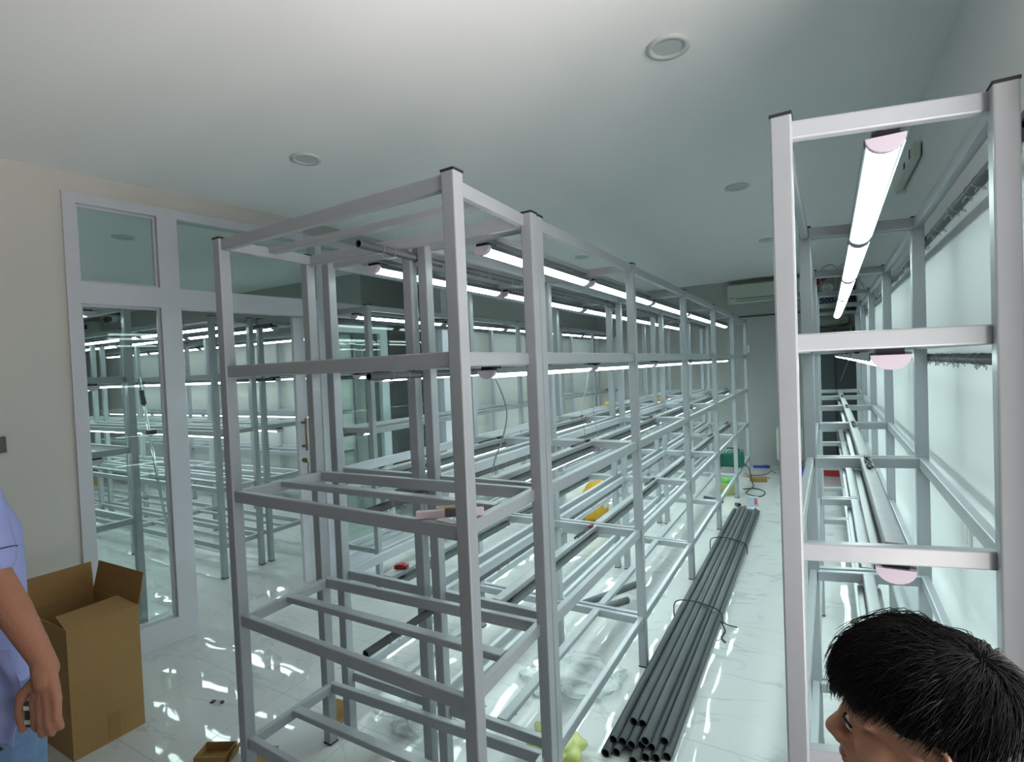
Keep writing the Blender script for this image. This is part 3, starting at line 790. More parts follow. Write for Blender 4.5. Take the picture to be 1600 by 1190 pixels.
# wall plates
def plate(name, label, cat, m, size, parts=(), rz=0):
    t = bpy.data.objects.new(name, None); link(t); place(t, None, m); tag(t, label, cat)
    new('plate', box_mesh('plate', (size[0], .010, size[1]), M['white'], .003), t, m)
    for nm, x, z, w, h, mm in parts: new(nm, box_mesh(nm, (w, .006, h), mm, .001), t, m @ T4((x, -.006, z)))
    return t
plate('light_switch', 'small white switch plate on the far wall beyond the last post', 'switch', T4((-.955, 9.294, 1.85)), (.075, .12), [('rocker', -.012, 0, .014, .03, M['black'])])
RZ = Matrix.Rotation(-PI / 2, 4, 'Z')
plate('wall_socket', 'white double socket low on the right wall behind the rack', 'socket', T4((WR(2.56) - .006, 2.56, 1.02)) @ RZ, (.12, .13), [('socket_face', -.025, 0, .035, .08, M['white']), ('socket_face', .025, 0, .035, .08, M['white'])])
plate('wall_socket', 'tiny white socket plate on the far right wall by the floor', 'socket', T4((WR(4.4) - .006, 4.4, .45)) @ RZ, (.12, .08), [('socket_face', 0, 0, .05, .05, M['white'])])
t = bpy.data.objects.new('wall_panel', None); link(t); mm = T4((PX(1.035) + .012, 1.035, 1.40)) @ Matrix.Rotation(PI / 2 - .159, 4, 'Z'); place(t, None, mm)
tag(t, 'black control panel on the left wall at the picture edge', 'switch')
new('casing', box_mesh('casing', (.17, .016, .085), M['screen'], .003), t, mm)
new('button', box_mesh('button', (.02, .004, .02), M['acdark'], .001), t, mm @ T4((.05, -.010, 0)))
# long fitting high on the right wall
t = thing('wall_fitting', 'narrow white fitting high on the right wall seen under the rack top', 'fixture', (.42, 3.55, 2.7))
joined('casing', [(.450, .482, 3.38, 4.10, 2.68, 2.76, .006)], M['acbody'], t)
joined('cover', [(.445, .451, 3.40, 4.08, 2.69, 2.75)], M['white'], t)
joined('slot', [(.441, .446, 3.62, 3.66, 2.70, 2.73)], M['acdark'], t)
joined('slot', [(.441, .446, 3.44, 3.46, 2.695, 2.74)], M['acdark'], t)
# security camera in the inner room
t = thing('security_camera', 'white dome camera with black lens high in the room behind the glass', 'camera', (-10.55, 4.6, H))
bm = bmesh.new(); tube_bm(bm, [(-10.55, 4.62, H), (-10.55, 4.62, H - .05)], .09, 20); new('mount', mesh_of('mount', bm, M['black']), t)
bm = bmesh.new(); bmesh.ops.create_uvsphere(bm, u_segments=20, v_segments=12, radius=.085); new('dome', mesh_of('dome', bm, M['white'], True), t, T4((-10.55, 4.60, H - .10)))
bm = bmesh.new(); tube_bm(bm, [(-10.53, 4.56, H - .12), (-10.49, 4.46, H - .15)], .045, 16); new('lens_barrel', mesh_of('lens_barrel', bm, M['black']), t)

# ---- far end of the aisle
t = thing('bucket', 'translucent lime bucket on the floor under the green pump', 'bucket', (-1.02, 7.12, 0))
bm = bmesh.new(); pf = [(.10, 0), (.125, .14), (.13, .145), (.13, .155)]
def lathe(bm, pf, n=28, cap=True):
    R_ = [[bm.verts.new((r * math.cos(2 * PI * k / n), r * math.sin(2 * PI * k / n), z)) for k in range(n)] for r, z in pf]
    for i in range(len(R_) - 1):
        for k in range(n):
            f = bm.faces.new((R_[i][k], R_[i][(k + 1) % n], R_[i + 1][(k + 1) % n], R_[i + 1][k])); f.smooth = True
    if cap: bm.faces.new(R_[0][::-1]); bm.faces.new(R_[-1])
lathe(bm, pf); new('tub', mesh_of('tub', bm, mat('pale_lime', (196, 206, 130), .4)), t, T4((-1.02, 7.12, 0)))
bm = bmesh.new(); lathe(bm, [(.122, 0), (.11, .02), (.05, .075), (.03, .08)]); new('lid', mesh_of('lid', bm, M['lime']), t, T4((-1.02, 7.12, .155)))
t = thing('air_pump', 'dark green ribbed air pump resting on the low shelf at the far end', 'pump', (-1.0, 7.47, .289))
bm = bmesh.new(); add_box(bm, -.155, .155, -.10, .10, 0, .20, .03)
for k in range(9): add_box(bm, -.13 + k * .0325 - .006, -.13 + k * .0325 + .006, -.107, .107, .03, .212, .003)
new('housing', mesh_of('housing', bm, M['green']), t, T4((-1.0, 7.47, .289)))
bm = bmesh.new(); tube_bm(bm, curve_pts([(-.09, 0, .205), (-.08, 0, .235), (0, 0, .24), (.08, 0, .235), (.09, 0, .205)], 5), .010, 8); new('handle', mesh_of('handle', bm, M['black']), t, T4((-1.0, 7.47, .289)))
tag(tube_obj('pump_cord', None, curve_pts([(-.845, 7.42, .33), (-.79, 7.45, .28), (-.77, 7.60, .08), (-.76, 7.62, .008), (-.80, 7.25, .006), (-.74, 7.12, .006), (-.62, 7.10, .006), (-.60, 7.35, .006), (-.72, 7.5, .006), (-.86, 7.42, .006)], 8), .006, M['black'], 6), 'black cord looping from the green pump onto the aisle floor', 'cord')
bm = bmesh.new(); add_box(bm, -.10, .10, -.06, .06, 0, .055, .004); add_box(bm, -.07, .03, -.062, .062, .012, .035)
tag(new('carton_piece', mesh_of('carton_piece', bm, M['card']), None, T4((-.73, 7.98, 0)) @ Matrix.Rotation(.3, 4, 'Z')), 'small flattened brown carton on the aisle floor near the far wall', 'box')
t = thing('printed_packet', 'small blue and pink printed packet at the far end of the pipes', 'packet', (-.66, 6.62, 0))
new('packet_body', box_mesh('packet_body', (.09, .05, .11), M['bluegrey'], .003), t, T4((-.66, 6.62, .055)))
new('pink_print', box_mesh('pink_print', (.03, .002, .07), mat('pink_print', (200, 90, 110), .5), .0), t, T4((-.635, 6.594, .06)))
tag(tube_obj('air_hose', None, curve_pts([(-.95, 8.45, .006), (-.8, 8.35, .006), (-.66, 8.5, .006), (-.62, 8.75, .006), (-.55, 8.6, .006)]), .006, mat('clear_grey_hose', (120, 112, 110), .4), 6), 'thin grey hose lying on the floor near the far wall', 'hose')
tag(tube_obj('red_wire', None, curve_pts([(-.95, 8.25, .005), (-.78, 8.15, .005), (-.70, 8.3, .005), (-.60, 8.2, .005)]), .004, M['red'], 6), 'red wire on the floor near the far wall', 'wire')
bm = bmesh.new(); add_box(bm, -.09, .06, -.02, .02, 0, .03, .006); add_box(bm, .05, .14, -.03, .03, 0, .04, .008)
tag(new('hand_tool', mesh_of('hand_tool', bm, M['blue']), None, T4((-.80, 9.0, 0)) @ Matrix.Rotation(.2, 4, 'Z')), 'small blue hand tool on the floor by the far wall', 'tool')
# white barrel with dark base left of the right rack
t = thing('water_barrel', 'white plastic barrel with a dark base by the far wall, beside the right rack', 'barrel', (-.36, 8.75, 0))
bm = bmesh.new(); lathe(bm, [(.15, .17), (.175, .20), (.178, .45), (.17, .47), (.178, .49), (.176, .62), (.15, .68), (.06, .70)]); new('barrel_body', mesh_of('barrel_body', bm, M['white']), t, T4((-.36, 8.75, 0)))
bm = bmesh.new(); lathe(bm, [(.12, 0), (.14, .02), (.15, .17)]); new('base', mesh_of('base', bm, M['black']), t, T4((-.36, 8.75, 0)))
joined('print', [(-.40, -.33, 8.571, 8.576, .30, .33), (-.39, -.35, 8.571, 8.576, .25, .28)], M['navy'], t)
tag(blob('blue_bag', (-.20, 8.30, .09), (.20, .22, .18), M['blue'], 31, .25, 3), 'crumpled blue and white bag on the floor beside the right rack', 'bag')
# tall dark cupboard and the board above it
t = thing('dark_cupboard', 'tall dark grey cupboard against the far wall at the end of right rack', 'cupboard', (.20, 9.12, 0))
joined('body', [(-.02, .50, 8.98, 9.28, 0, 2.10, .004)], M['dark'], t)
joined('door', [(.0, .225, 8.966, 8.979, .03, 2.07, .002)], M['dark'], t)
joined('door', [(.255, .48, 8.966, 8.979, .03, 2.07, .002)], mat('darker_panel', (52, 57, 60), .6), t)
joined('gap_strip', [(.228, .252, 8.970, 8.979, .03, 2.07)], M['black'], t)
tag(blob('rolled_sheet', (.20, 9.12, 2.195), (.46, .24, .19), M['board'], 41, .15, 4), 'rolled grey plastic sheet lying on top of the dark cupboard', 'plastic')
t = thing('printed_board', 'board with a dark red arch, round emblem and number on the far wall', 'sign', (.25, 9.28, 2.3))
joined('board', [(-.02, .40, 9.262, 9.276, 2.30, 2.90)], M['board'], t)
joined('black_edge', [(.40, .52, 9.262, 9.276, 2.30, 2.90)], M['black'], t)
bm = bmesh.new(); n = 28; vo, vi = [], []
for k in range(n + 1):
    a = k / n; x = -.02 + .54 * a; zt = 2.90; zi = 2.70 + .15 * math.sin(PI * min(1, max(0, (x + .02) / .54)))
    vo.append((bm.verts.new((x, 9.260, zt)), bm.verts.new((x, 9.262, zt)))); vi.append((bm.verts.new((x, 9.260, zi)), bm.verts.new((x, 9.262, zi))))
for k in range(n):
    bm.faces.new((vo[k][0], vo[k + 1][0], vi[k + 1][0], vi[k][0])); bm.faces.new((vo[k][1], vi[k][1], vi[k + 1][1], vo[k + 1][1]))
    bm.faces.new((vi[k][0], vi[k + 1][0], vi[k + 1][1], vi[k][1])); bm.faces.new((vo[k][0], vo[k][1], vo[k + 1][1], vo[k + 1][0]))
for k in (0, n): bm.faces.new((vo[k][0], vi[k][0], vi[k][1], vo[k][1]))
new('red_arch', mesh_of('red_arch', bm, M['darkred']), t)
def disc(bm, cx, cz, rx, rz_, y0, y1, n=32):
    A = [bm.verts.new((cx + rx * math.cos(2 * PI * k / n), y0, cz + rz_ * math.sin(2 * PI * k / n))) for k in range(n)]
    B = [bm.verts.new((cx + rx * math.cos(2 * PI * k / n), y1, cz + rz_ * math.sin(2 * PI * k / n))) for k in range(n)]
    for k in range(n): bm.faces.new((A[k], A[(k + 1) % n], B[(k + 1) % n], B[k]))
    bm.faces.new(A); bm.faces.new(B[::-1])
bm = bmesh.new(); disc(bm, .17, 2.70, .088, .066, 9.254, 9.262); e_ = new('emblem', mesh_of('emblem', bm, M['white']), t)
bm = bmesh.new()
tube_bm(bm, [(.17 + .080 * math.cos(a * PI / 16), 9.2535, 2.70 + .059 * math.sin(a * PI / 16)) for a in range(33)], .002, 4, cap=False)
tube_bm(bm, [(.17 + .030 * math.cos(a * PI / 10), 9.2535, 2.718 + .026 * math.sin(a * PI / 10)) for a in range(21)], .003, 4, cap=False)
for sx in (-1, 1):
    tube_bm(bm, [(.17 + sx * .010, 9.2535, 2.712), (.17 + sx * .010, 9.2535, 2.728)], .003, 4)
    tube_bm(bm, [(.17 + sx * .022, 9.2535, 2.697), (.17 + sx * .058, 9.2535, 2.690), (.17 + sx * .066, 9.2535, 2.693)], .003, 4)
tube_bm(bm, [(.125, 9.2535, 2.674), (.215, 9.2535, 2.674)], .0035, 4); tube_bm(bm, [(.14, 9.2535, 2.662), (.20, 9.2535, 2.662)], .0025, 4)
new('emblem_mark', mesh_of('emblem_mark', bm, M['navy']), e_)
def text_mesh(name, body, size, m, parent, mtx, depth=.002):
    cu = bpy.data.curves.new(name, 'FONT'); cu.body = body; cu.size = size; cu.extrude = depth; cu.align_x = 'CENTER'; cu.offset = size * .02
    tmp = bpy.data.objects.new(name + '_tmp', cu); COL.objects.link(tmp)
    dg = bpy.context.evaluated_depsgraph_get(); dg.update()
    me = bpy.data.meshes.new_from_object(tmp.evaluated_get(dg)); COL.objects.unlink(tmp); bpy.data.objects.remove(tmp)
    me.materials.clear(); me.materials.append(m)
    return new(name, me, parent, mtx)
text_mesh('lettering', '500-', .115, M['navy'], t, T4((.18, 9.258, 2.475)) @ Matrix.Rotation(PI / 2, 4, 'X'))
tag(tube_obj('loose_cord', None, curve_pts([(.44, 9.02, 2.104), (.44, 8.958, 2.09), (.42, 8.95, 1.7), (.36, 8.95, 1.5), (.30, 8.95, 1.32)]), .004, M['tie'], 6), 'white cord hanging in front of the dark cupboard', 'cord')
tag(joined('red_crate', [(.06, .36, 8.62, 8.90, 0, .17, .01)], M['red']), 'red crate on the floor at the far end of the right rack', 'crate')

# ---- seen through the glass
tag(new('blue_box', box_mesh('blue_box', (.36, .22, .26), M['blue'], .01), None, T4((-11.05, 3.95, .13))), 'blue box on the floor at the back of the room behind glass', 'box')
tag(new('small_carton', box_mesh('small_carton', (.42, .3, .24), M['card'], .006), None, T4((-10.45, 4.0, .12))), 'brown carton on the floor beside the blue box behind glass', 'box')
t = thing('support_rod', 'slim chrome rod with a black clamp leaning behind the tall window pane', 'rod', (-4.9, 2.45, 0))
bm = bmesh.new(); tube_bm(bm, [(-4.9, 2.50, .0), (-4.9, 2.30, 1.74)], .011, 10); new('tube', mesh_of('tube', bm, mat('chrome', (200, 204, 204), .15, metal=1.0)), t)
bm = bmesh.new(); tube_bm(bm, [(-4.9, 2.325, 1.52), (-4.9, 2.312, 1.64)], .020, 10); add_box(bm, -4.93, -4.87, 2.34, 2.40, 1.26, 1.30, .004); new('clamp', mesh_of('clamp', bm, M['black']), t)

# ---- small dark bits on the floor
bits = [(-1.33, 2.21), (-1.83, 2.07), (-2.81, 1.58), (-2.76, 1.60), (-2.25, 2.2)]
for k, (x, y) in enumerate(bits):
    bm = bmesh.new(); add_box(bm, -.012, .012, -.006, .006, 0, .008, .002); add_box(bm, -.004, .014, -.012, -.004, 0, .005)
    tag(new('plastic_bit', mesh_of('plastic_bit', bm, M['black']), None, T4((x, y, 0)) @ Matrix.Rotation(k, 4, 'Z')), ('tiny black bit on the tiles under the central rack', 'tiny black bit left of the cable ends under the central rack', 'tiny black bit on the tiles in front of the glass partition', 'second tiny black bit on the tiles in front of the glass partition', 'tiny black bit under the crosswise rack near its back left foot')[k], 'debris', 'tiny plastic bits on the floor')

# ================================================================ people
def remeshed(name, build, voxel, m, smooth=6, parent=None):
    """many overlapping rounded volumes grown together into one continuous skin"""
    bm = bmesh.new(); build(bm)
    me = bpy.data.meshes.new(name + '_raw'); bm.to_mesh(me); bm.free()
    tmp = bpy.data.objects.new(name + '_raw', me); COL.objects.link(tmp)
    md = tmp.modifiers.new('r', 'REMESH'); md.mode = 'VOXEL'; md.voxel_size = voxel; md.use_smooth_shade = True
    sm = tmp.modifiers.new('s', 'SMOOTH'); sm.factor = .5; sm.iterations = smooth
    dg = bpy.context.evaluated_depsgraph_get(); dg.update()
    out = bpy.data.meshes.new_from_object(tmp.evaluated_get(dg)); out.name = name
    bpy.data.objects.remove(tmp); bpy.data.meshes.remove(me)
    out.materials.clear(); out.materials.append(m)
    for p in out.polygons: p.use_smooth = True
    return new(name, out, parent)
def ell(bm, c, r, rot=None, seg=20):
    n0 = len(bm.verts); q = bmesh.ops.create_uvsphere(bm, u_segments=seg, v_segments=seg // 2 + 2, radius=1)
    mt = T4(c) @ (rot.to_4x4() if rot is not None else Matrix.Identity(4)) @ Matrix.Diagonal((*r, 1))
    bmesh.ops.transform(bm, matrix=mt, verts=q['verts'])
def limb(bm, pts, rad, flat=1.0, seg=14, axis=None):
    """tapering tube with round ends; flat squeezes it along axis"""
    P = [Vector(p) for p in pts]
    L_ = []
    for i in range(len(P) - 1):
        d = (P[i + 1] - P[i]).length; k = max(2, int(d / (.45 * min(rad[i], rad[i + 1])) + 1))
        for j in range(k): t = j / k; L_.append((P[i].lerp(P[i + 1], t), rad[i] * (1 - t) + rad[i + 1] * t))
    L_.append((P[-1], rad[-1]))
    rings = []; prev = None
    pts2 = [a for a, _ in L_]; N_ = len(pts2)
    t0 = (pts2[1] - pts2[0]).normalized(); t1 = (pts2[-1] - pts2[-2]).normalized()
    seqs = [(pts2[0] - t0 * L_[0][1] * math.sin(a), L_[0][1] * math.cos(a), t0) for a in (1.45, 1.1, .75, .4)]
    for i, (p, r_) in enumerate(L_):
        t = (pts2[min(i + 1, N_ - 1)] - pts2[max(i - 1, 0)]).normalized(); seqs.append((p, r_, t))
    seqs += [(pts2[-1] + t1 * L_[-1][1] * math.sin(a), L_[-1][1] * math.cos(a), t1) for a in (.4, .75, 1.1, 1.45)]
    for p, r_, t in seqs:
        if prev is None:
            ref = axis if axis is not None else (Vector((0, 0, 1)) if abs(t.z) < .8 else Vector((1, 0, 0)))
            a = (ref - t * ref.dot(t)).normalized()
        else: a = (prev - t * prev.dot(t)).normalized()
        prev = a; b = t.cross(a)
        rings.append([bm.verts.new(p + a * r_ * flat * math.cos(2 * PI * k / seg) + b * r_ * math.sin(2 * PI * k / seg)) for k in range(seg)])
    for i in range(len(rings) - 1):
        for k in range(seg): bm.faces.new((rings[i][k], rings[i][(k + 1) % seg], rings[i + 1][(k + 1) % seg], rings[i + 1][k]))
    bm.faces.new(rings[0][::-1]); bm.faces.new(rings[-1])
def frame(f, l, u, o):
    m = Matrix.Identity(4)
    for i in range(3): m[i][0], m[i][1], m[i][2] = f[i], l[i], u[i]
    m.translation = o; return m
def head_parts(bm, HM, k=1.0):
    """head volumes in local axes: x forward, y left, z up, metres"""
    R3 = HM.to_3x3()
    def E_(c, r, seg=22, rx=0): ell(bm, HM @ Vector([a * k for a in c]), [a * k for a in r], R3 @ Matrix.Rotation(rx, 3, 'Y'), seg)
    def Lm(p, r, **kw): limb(bm, [HM @ Vector([a * k for a in q]) for q in p], [a * k for a in r], **kw)
    E_((-.012, 0, .030), (.096, .074, .084))            # skull
    E_((.020, 0, .028), (.070, .066, .062))             # forehead
    E_((.030, 0, -.030), (.058, .058, .066))            # face
    E_((.045, 0, -.068), (.042, .040, .040)); E_((.072, 0, -.098), (.020, .022, .018))   # jaw and chin
    Lm([(-.005, .056, -.045), (.030, .050, -.080), (.065, .020, -.100)], [.018, .017, .014])
    Lm([(-.005, -.056, -.045), (.030, -.050, -.080), (.065, -.020, -.100)], [.018, .017, .014])
    for s_ in (-1, 1):
        E_((.052, s_ * .040, -.022), (.030, .022, .024))   # cheek
        Lm([(.080, s_ * .012, .020), (.078, s_ * .034, .026), (.062, s_ * .052, .018)], [.011, .012, .009])  # brow
        E_((.100, s_ * .0125, -.038), (.012, .008, .008))  # nostril wing
        E_((.076, s_ * .032, .002), (.013, .017, .011))    # lids
    Lm([(.086, 0, .014), (.098, 0, -.008), (.112, 0, -.028)], [.009, .009, .0125])   # nose
    E_((.106, 0, -.036), (.012, .010, .008))
    E_((.082, 0, -.062), (.020, .028, .018))               # muzzle
    E_((.098, 0, -.058), (.009, .021, .0060)); E_((.096, 0, -.069), (.009, .018, .0065))  # lips
    for s_ in (-1, 1):                                      # ears
        pts = [(.004, s_ * .072, .014), (-.006, s_ * .084, .030), (-.022, s_ * .089, .026), (-.028, s_ * .088, .004), (-.018, s_ * .083, -.020), (-.006, s_ * .076, -.032)]
        Lm(pts, [.0045, .0052, .0055, .0052, .0055, .0065], seg=8)
        E_((-.012, s_ * .076, .000), (.014, .005, .024))
    Lm([(-.030, 0, -.030), (-.040, 0, -.090), (-.050, 0, -.150)], [.055, .054, .058])       # neck
def hair_mesh(name, HM, k, parent, n=3600, seed=5, top=.055, whorl=(-.50, .15, .82), wild=.34):
    """cap of hair plus thousands of fine locks combed away from the crown"""
    rnd = random.Random(seed)
    C = Vector((-.014, 0, .034)); RR = Vector((.101, .079, .087)); W_ = Vector(whorl).normalized()
    def cap(bm):
        R3 = HM.to_3x3()
        for c, r in (((-.022, 0, .046), (.099, .081, .085)), ((-.060, 0, .010), (.056, .066, .070)), ((.020, 0, .070), (.072, .066, .050))):
            ell(bm, HM @ Vector([a * k for a in c]), [a * k for a in r], R3, 24)
    h = remeshed(name, cap, .005, M['scalp'], 4, parent)
    bm = bmesh.new(); made = 0
    while made < n:
        v = Vector((rnd.gauss(0, 1), rnd.gauss(0, 1), rnd.gauss(0, 1))).normalized()
        x, z = v.x, v.z
        if x > .15 and z < .30 + .12 * (x - .15): continue
        if x <= .15 and x > -.25 and z < .02 + .7 * (x + .25): continue
        if x <= -.25 and z < -.55: continue
        p = Vector((C.x + v.x * RR.x * 1.06, C.y + v.y * RR.y * 1.06, C.z + v.z * RR.z * 1.06))
        tangent = v - W_ * v.dot(W_)
        if tangent.length < .05: tangent = Vector((rnd.gauss(0, 1), rnd.gauss(0, 1), 0))
        tangent = (tangent - v * tangent.dot(v)).normalized()
        comb = Vector((.55 if z > .25 else .15, 0, 0)); flow = (tangent + comb + Vector((rnd.gauss(0, wild), rnd.gauss(0, wild), rnd.gauss(0, wild))) * .6).normalized()
        up_ = max(0, z)
        L_ = (top * (.45 + .75 * up_) if z > .05 else top * .38) * rnd.uniform(.7, 1.25); st = 7
        lift = rnd.uniform(.35, 1.1) if rnd.random() > .05 else rnd.uniform(1.1, 1.6)
        if x < -.2: lift *= .55
        pts = [p.copy()]; q = p.copy(); d = (flow * .8 + v * (.55 + .5 * rnd.random())).normalized()
        for i in range(st):
            q = q + d * (L_ / st)
            e = Vector(((q.x - C.x) / RR.x, (q.y - C.y) / RR.y, (q.z - C.z) / RR.z)); en = e.normalized()
            nrm = Vector((en.x / RR.x, en.y / RR.y, en.z / RR.z)).normalized()
            lo = 1.08 + (.06 + .16 * up_) * min(1, (i + 1) / 3) * lift
            if e.length < lo: q = Vector((C.x + en.x * RR.x * lo, C.y + en.y * RR.y * lo, C.z + en.z * RR.z * lo))
            flow2 = (flow - nrm * flow.dot(nrm)).normalized()
            d = (d * .45 + flow2 * .55 + Vector((0, 0, -.16)) - nrm * .07 + Vector((rnd.gauss(0, .06), rnd.gauss(0, .06), rnd.gauss(0, .06)))).normalized()
            pts.append(q.copy())
        w = rnd.uniform(.00045, .0010)
        P = [HM @ (a * k) for a in pts]
        tube_bm(bm, P, w * k, 3, cap=False, taper=[1, 1, 1, .95, .85, .65, .45, .15])
        made += 1
    new('strands', mesh_of('strands', bm, M['hair'], True), h)
    return h
def hand_parts(bm, W, K, tips_in, thumb, r=.0095, thick=None):
    """W wrist, K four knuckles, tips_in list of per-finger polylines after the knuckle, thumb polyline"""
    W = Vector(W)
    for i, kk in enumerate(K):
        kk = Vector(kk); limb(bm, [W.lerp(kk, .05), W.lerp(kk, .55), kk], [.017, .0145, .0118], seg=10)
        limb(bm, [kk] + [Vector(q) for q in tips_in[i]], [.0108, .0100, .0090, .0078][:1 + len(tips_in[i])], seg=10)
    for i in range(3): ell(bm, (Vector(K[i]) + Vector(K[i + 1])) / 2 * .7 + W * .3, (.012, .012, .016))
    limb(bm, [Vector(q) for q in thumb], [.0165, .0145, .0115, .0095][:len(thumb)], seg=10)
def foot(bm, ankle, f, s=1.0):
    a = Vector(ankle); f = Vector(f); limb(bm, [a + Vector((0, 0, -.045)) - f * .03, a + f * .06 + Vector((0, 0, -.045)), a + f * .15 + Vector((0, 0, -.052))], [.036, .038, .026])

# ---- the dark-haired man at the right, bending forward with bent knees
f_ = Vector((-.990, .141, 0)); l_ = Vector((-.141, -.990, 0)); z_ = Vector((0, 0, 1))
hc = Vector((.106, .800, 1.238)); pit = .10
hf = (f_ * math.cos(pit) - z_ * math.sin(pit)); hu = (z_ * math.cos(pit) + f_ * math.sin(pit))
HM = frame(hf, l_, hu, hc); hk = .90
neck = HM @ Vector((-.05, 0, -.15)); chest = neck - f_ * .045 + z_ * -.16; pel = chest - f_ * .03 + z_ * -.24
pel = Vector((.262, .790, .70)); chest = neck.lerp(pel, .42) + Vector((.02, .01, 0))
sh = [neck - f_ * .01 - z_ * .05 + l_ * s_ * .165 for s_ in (1, -1)]
hip = [pel + l_ * s_ * .085 - z_ * .03 for s_ in (1, -1)]
ank = [Vector((pel.x, pel.y, .085)) + l_ * s_ * .10 - f_ * -.02 for s_ in (1, -1)]
kne = [(hip[i] + ank[i]) / 2 + f_ * .16 for i in (0, 1)]
elb = [sh[i] - z_ * .22 + f_ * .05 + l_ * s_ * .03 for i, s_ in ((0, 1), (1, -1))]
wri = [kne[i] + z_ * .10 + f_ * .01 for i in (0, 1)]
man = thing('person', 'man with thick black hair in profile, bending at the right edge beside the rack', 'person', (pel.x, pel.y, 0))
def body_r(bm):
    head_parts(bm, HM, hk)
    limb(bm, [neck, chest, pel], [.075, .115, .115], flat=1.0)
    limb(bm, [neck + l_ * .06 - z_ * .03, sh[0]], [.05, .05]); limb(bm, [neck - l_ * .06 - z_ * .03, sh[1]], [.05, .05])
    for i in (0, 1):
        limb(bm, [sh[i], elb[i], wri[i]], [.048, .038, .026])
        limb(bm, [hip[i], kne[i], ank[i]], [.085, .056, .040]); foot(bm, ank[i], f_)
        s_ = (1, -1)[i]
        K = [wri[i] + f_ * .05 - z_ * .055 + l_ * s_ * a for a in (-.030, -.010, .010, .028)]
        hand_parts(bm, wri[i], K, [[kk + f_ * .012 - z_ * .035, kk + f_ * .004 - z_ * .058, kk - f_ * .008 - z_ * .074] for kk in K],
                   [wri[i] + l_ * s_ * -.02 - z_ * .01, wri[i] + l_ * s_ * -.048 - z_ * .035 + f_ * .01, wri[i] + l_ * s_ * -.055 - z_ * .068 + f_ * .02])
remeshed('body', body_r, .0042, M['skin'], 5, man)
def tee(bm):
    limb(bm, [neck - z_ * .03, chest, pel + z_ * .02], [.078, .130, .128])
    for i in (0, 1):
        limb(bm, [neck + l_ * (1, -1)[i] * .06 - z_ * .03, sh[i]], [.058, .060]); limb(bm, [sh[i], sh[i].lerp(elb[i], .7)], [.058, .056])
remeshed('tee_shirt', tee, .008, M['tee'], 4, man)
def trs(bm):
    ell(bm, pel - z_ * .01, (.135, .135, .12))
    for i in (0, 1): limb(bm, [hip[i], kne[i], ank[i] + z_ * .03], [.10, .072, .060])
remeshed('trousers', trs, .008, M['trouser'], 4, man)
def shoes(bm):
    for i in (0, 1): limb(bm, [ank[i] - z_ * .04 - f_ * .03, ank[i] - z_ * .04 + f_ * .07, ank[i] - z_ * .048 + f_ * .16], [.043, .043, .033])
remeshed('shoes', shoes, .006, M['black'], 3, man)
hair_mesh('hair', HM, hk, man, n=15000, seed=5, top=.066)
bm = bmesh.new()
for s_ in (-1, 1):
    q = bmesh.ops.create_uvsphere(bm, u_segments=16, v_segments=10, radius=.0115 * hk); bmesh.ops.transform(bm, matrix=T4(HM @ Vector((.0795 * hk, s_ * .032 * hk, .002 * hk))), verts=q['verts'])
new('eyes', mesh_of('eyes', bm, M['eye'], True), man)
bm = bmesh.new()
for s_ in (-1, 1):
    q = bmesh.ops.create_uvsphere(bm, u_segments=16, v_segments=10, radius=.0072 * hk); bmesh.ops.transform(bm, matrix=T4(HM @ Vector((.0850 * hk, s_ * .032 * hk, .001 * hk))), verts=q['verts'])
new('irises', mesh_of('irises', bm, M['black'], True), man)
bm = bmesh.new()
for s_ in (-1, 1):
    pts = [(.084, s_ * .012, .030), (.083, s_ * .030, .037), (.070, s_ * .052, .030)]
    tube_bm(bm, [HM @ (Vector(p) * hk * 1.03) for p in curve_pts(pts, 4)], .0032, 6)
    tube_bm(bm, [HM @ (Vector(p) * hk * 1.03) for p in curve_pts([(.088, s_ * .018, .006), (.089, s_ * .032, .009), (.079, s_ * .046, .004)], 4)], .0016, 5)
new('eyebrows', mesh_of('eyebrows', bm, M['hair'], True), man)
bm = bmesh.new()
R3 = HM.to_3x3()
for c, r in (((.1005, 0, -.0585), (.0082, .019, .0050)), ((.0985, 0, -.0685), (.0082, .0165, .0056))):
    ell(bm, HM @ (Vector(c) * hk), [a * hk for a in r], R3)
new('lips', mesh_of('lips', bm, M['lip'], True), man)

# ---- the man at the left edge in a light blue shirt
F = Vector((-.50, .866, 0)); Rv = Vector((.866, .50, 0))
tc = Vector((-2.005, .440, 0))
SHD, ELB, FOR, WRI = Vector((-1.880, .470, 1.430)), Vector((-1.815, .481, 1.245)), Vector((-1.730, .503, 1.151)), Vector((-1.635, .531, 1.016))
KN = [Vector(p) for p in ((-1.640, .503, .952), (-1.620, .508, .948), (-1.602, .516, .950), (-1.588, .528, .956))]
man2 = thing('person', 'man in a light blue shirt and jeans at the left edge, holding a small packet', 'person', (tc.x, tc.y, 0))
hk2 = 1.02
HM2 = frame(F, -Rv, Vector((0, 0, 1)), tc + Vector((0, 0, 1.61)) + F * .03)
LS = tc - Rv * .19 + Vector((0, 0, 1.42)); LE = LS + Vector((0, 0, -.28)) - Rv * .05; LW = LE + F * .08 + Vector((0, 0, -.24))
HIP = [tc + Rv * s_ * .09 + Vector((0, 0, .86)) for s_ in (1, -1)]
ANK = [tc + Rv * s_ * .12 + Vector((0, 0, .085)) + F * .02 for s_ in (1, -1)]
KNE = [(HIP[i] + ANK[i]) / 2 + F * .02 for i in (0, 1)]
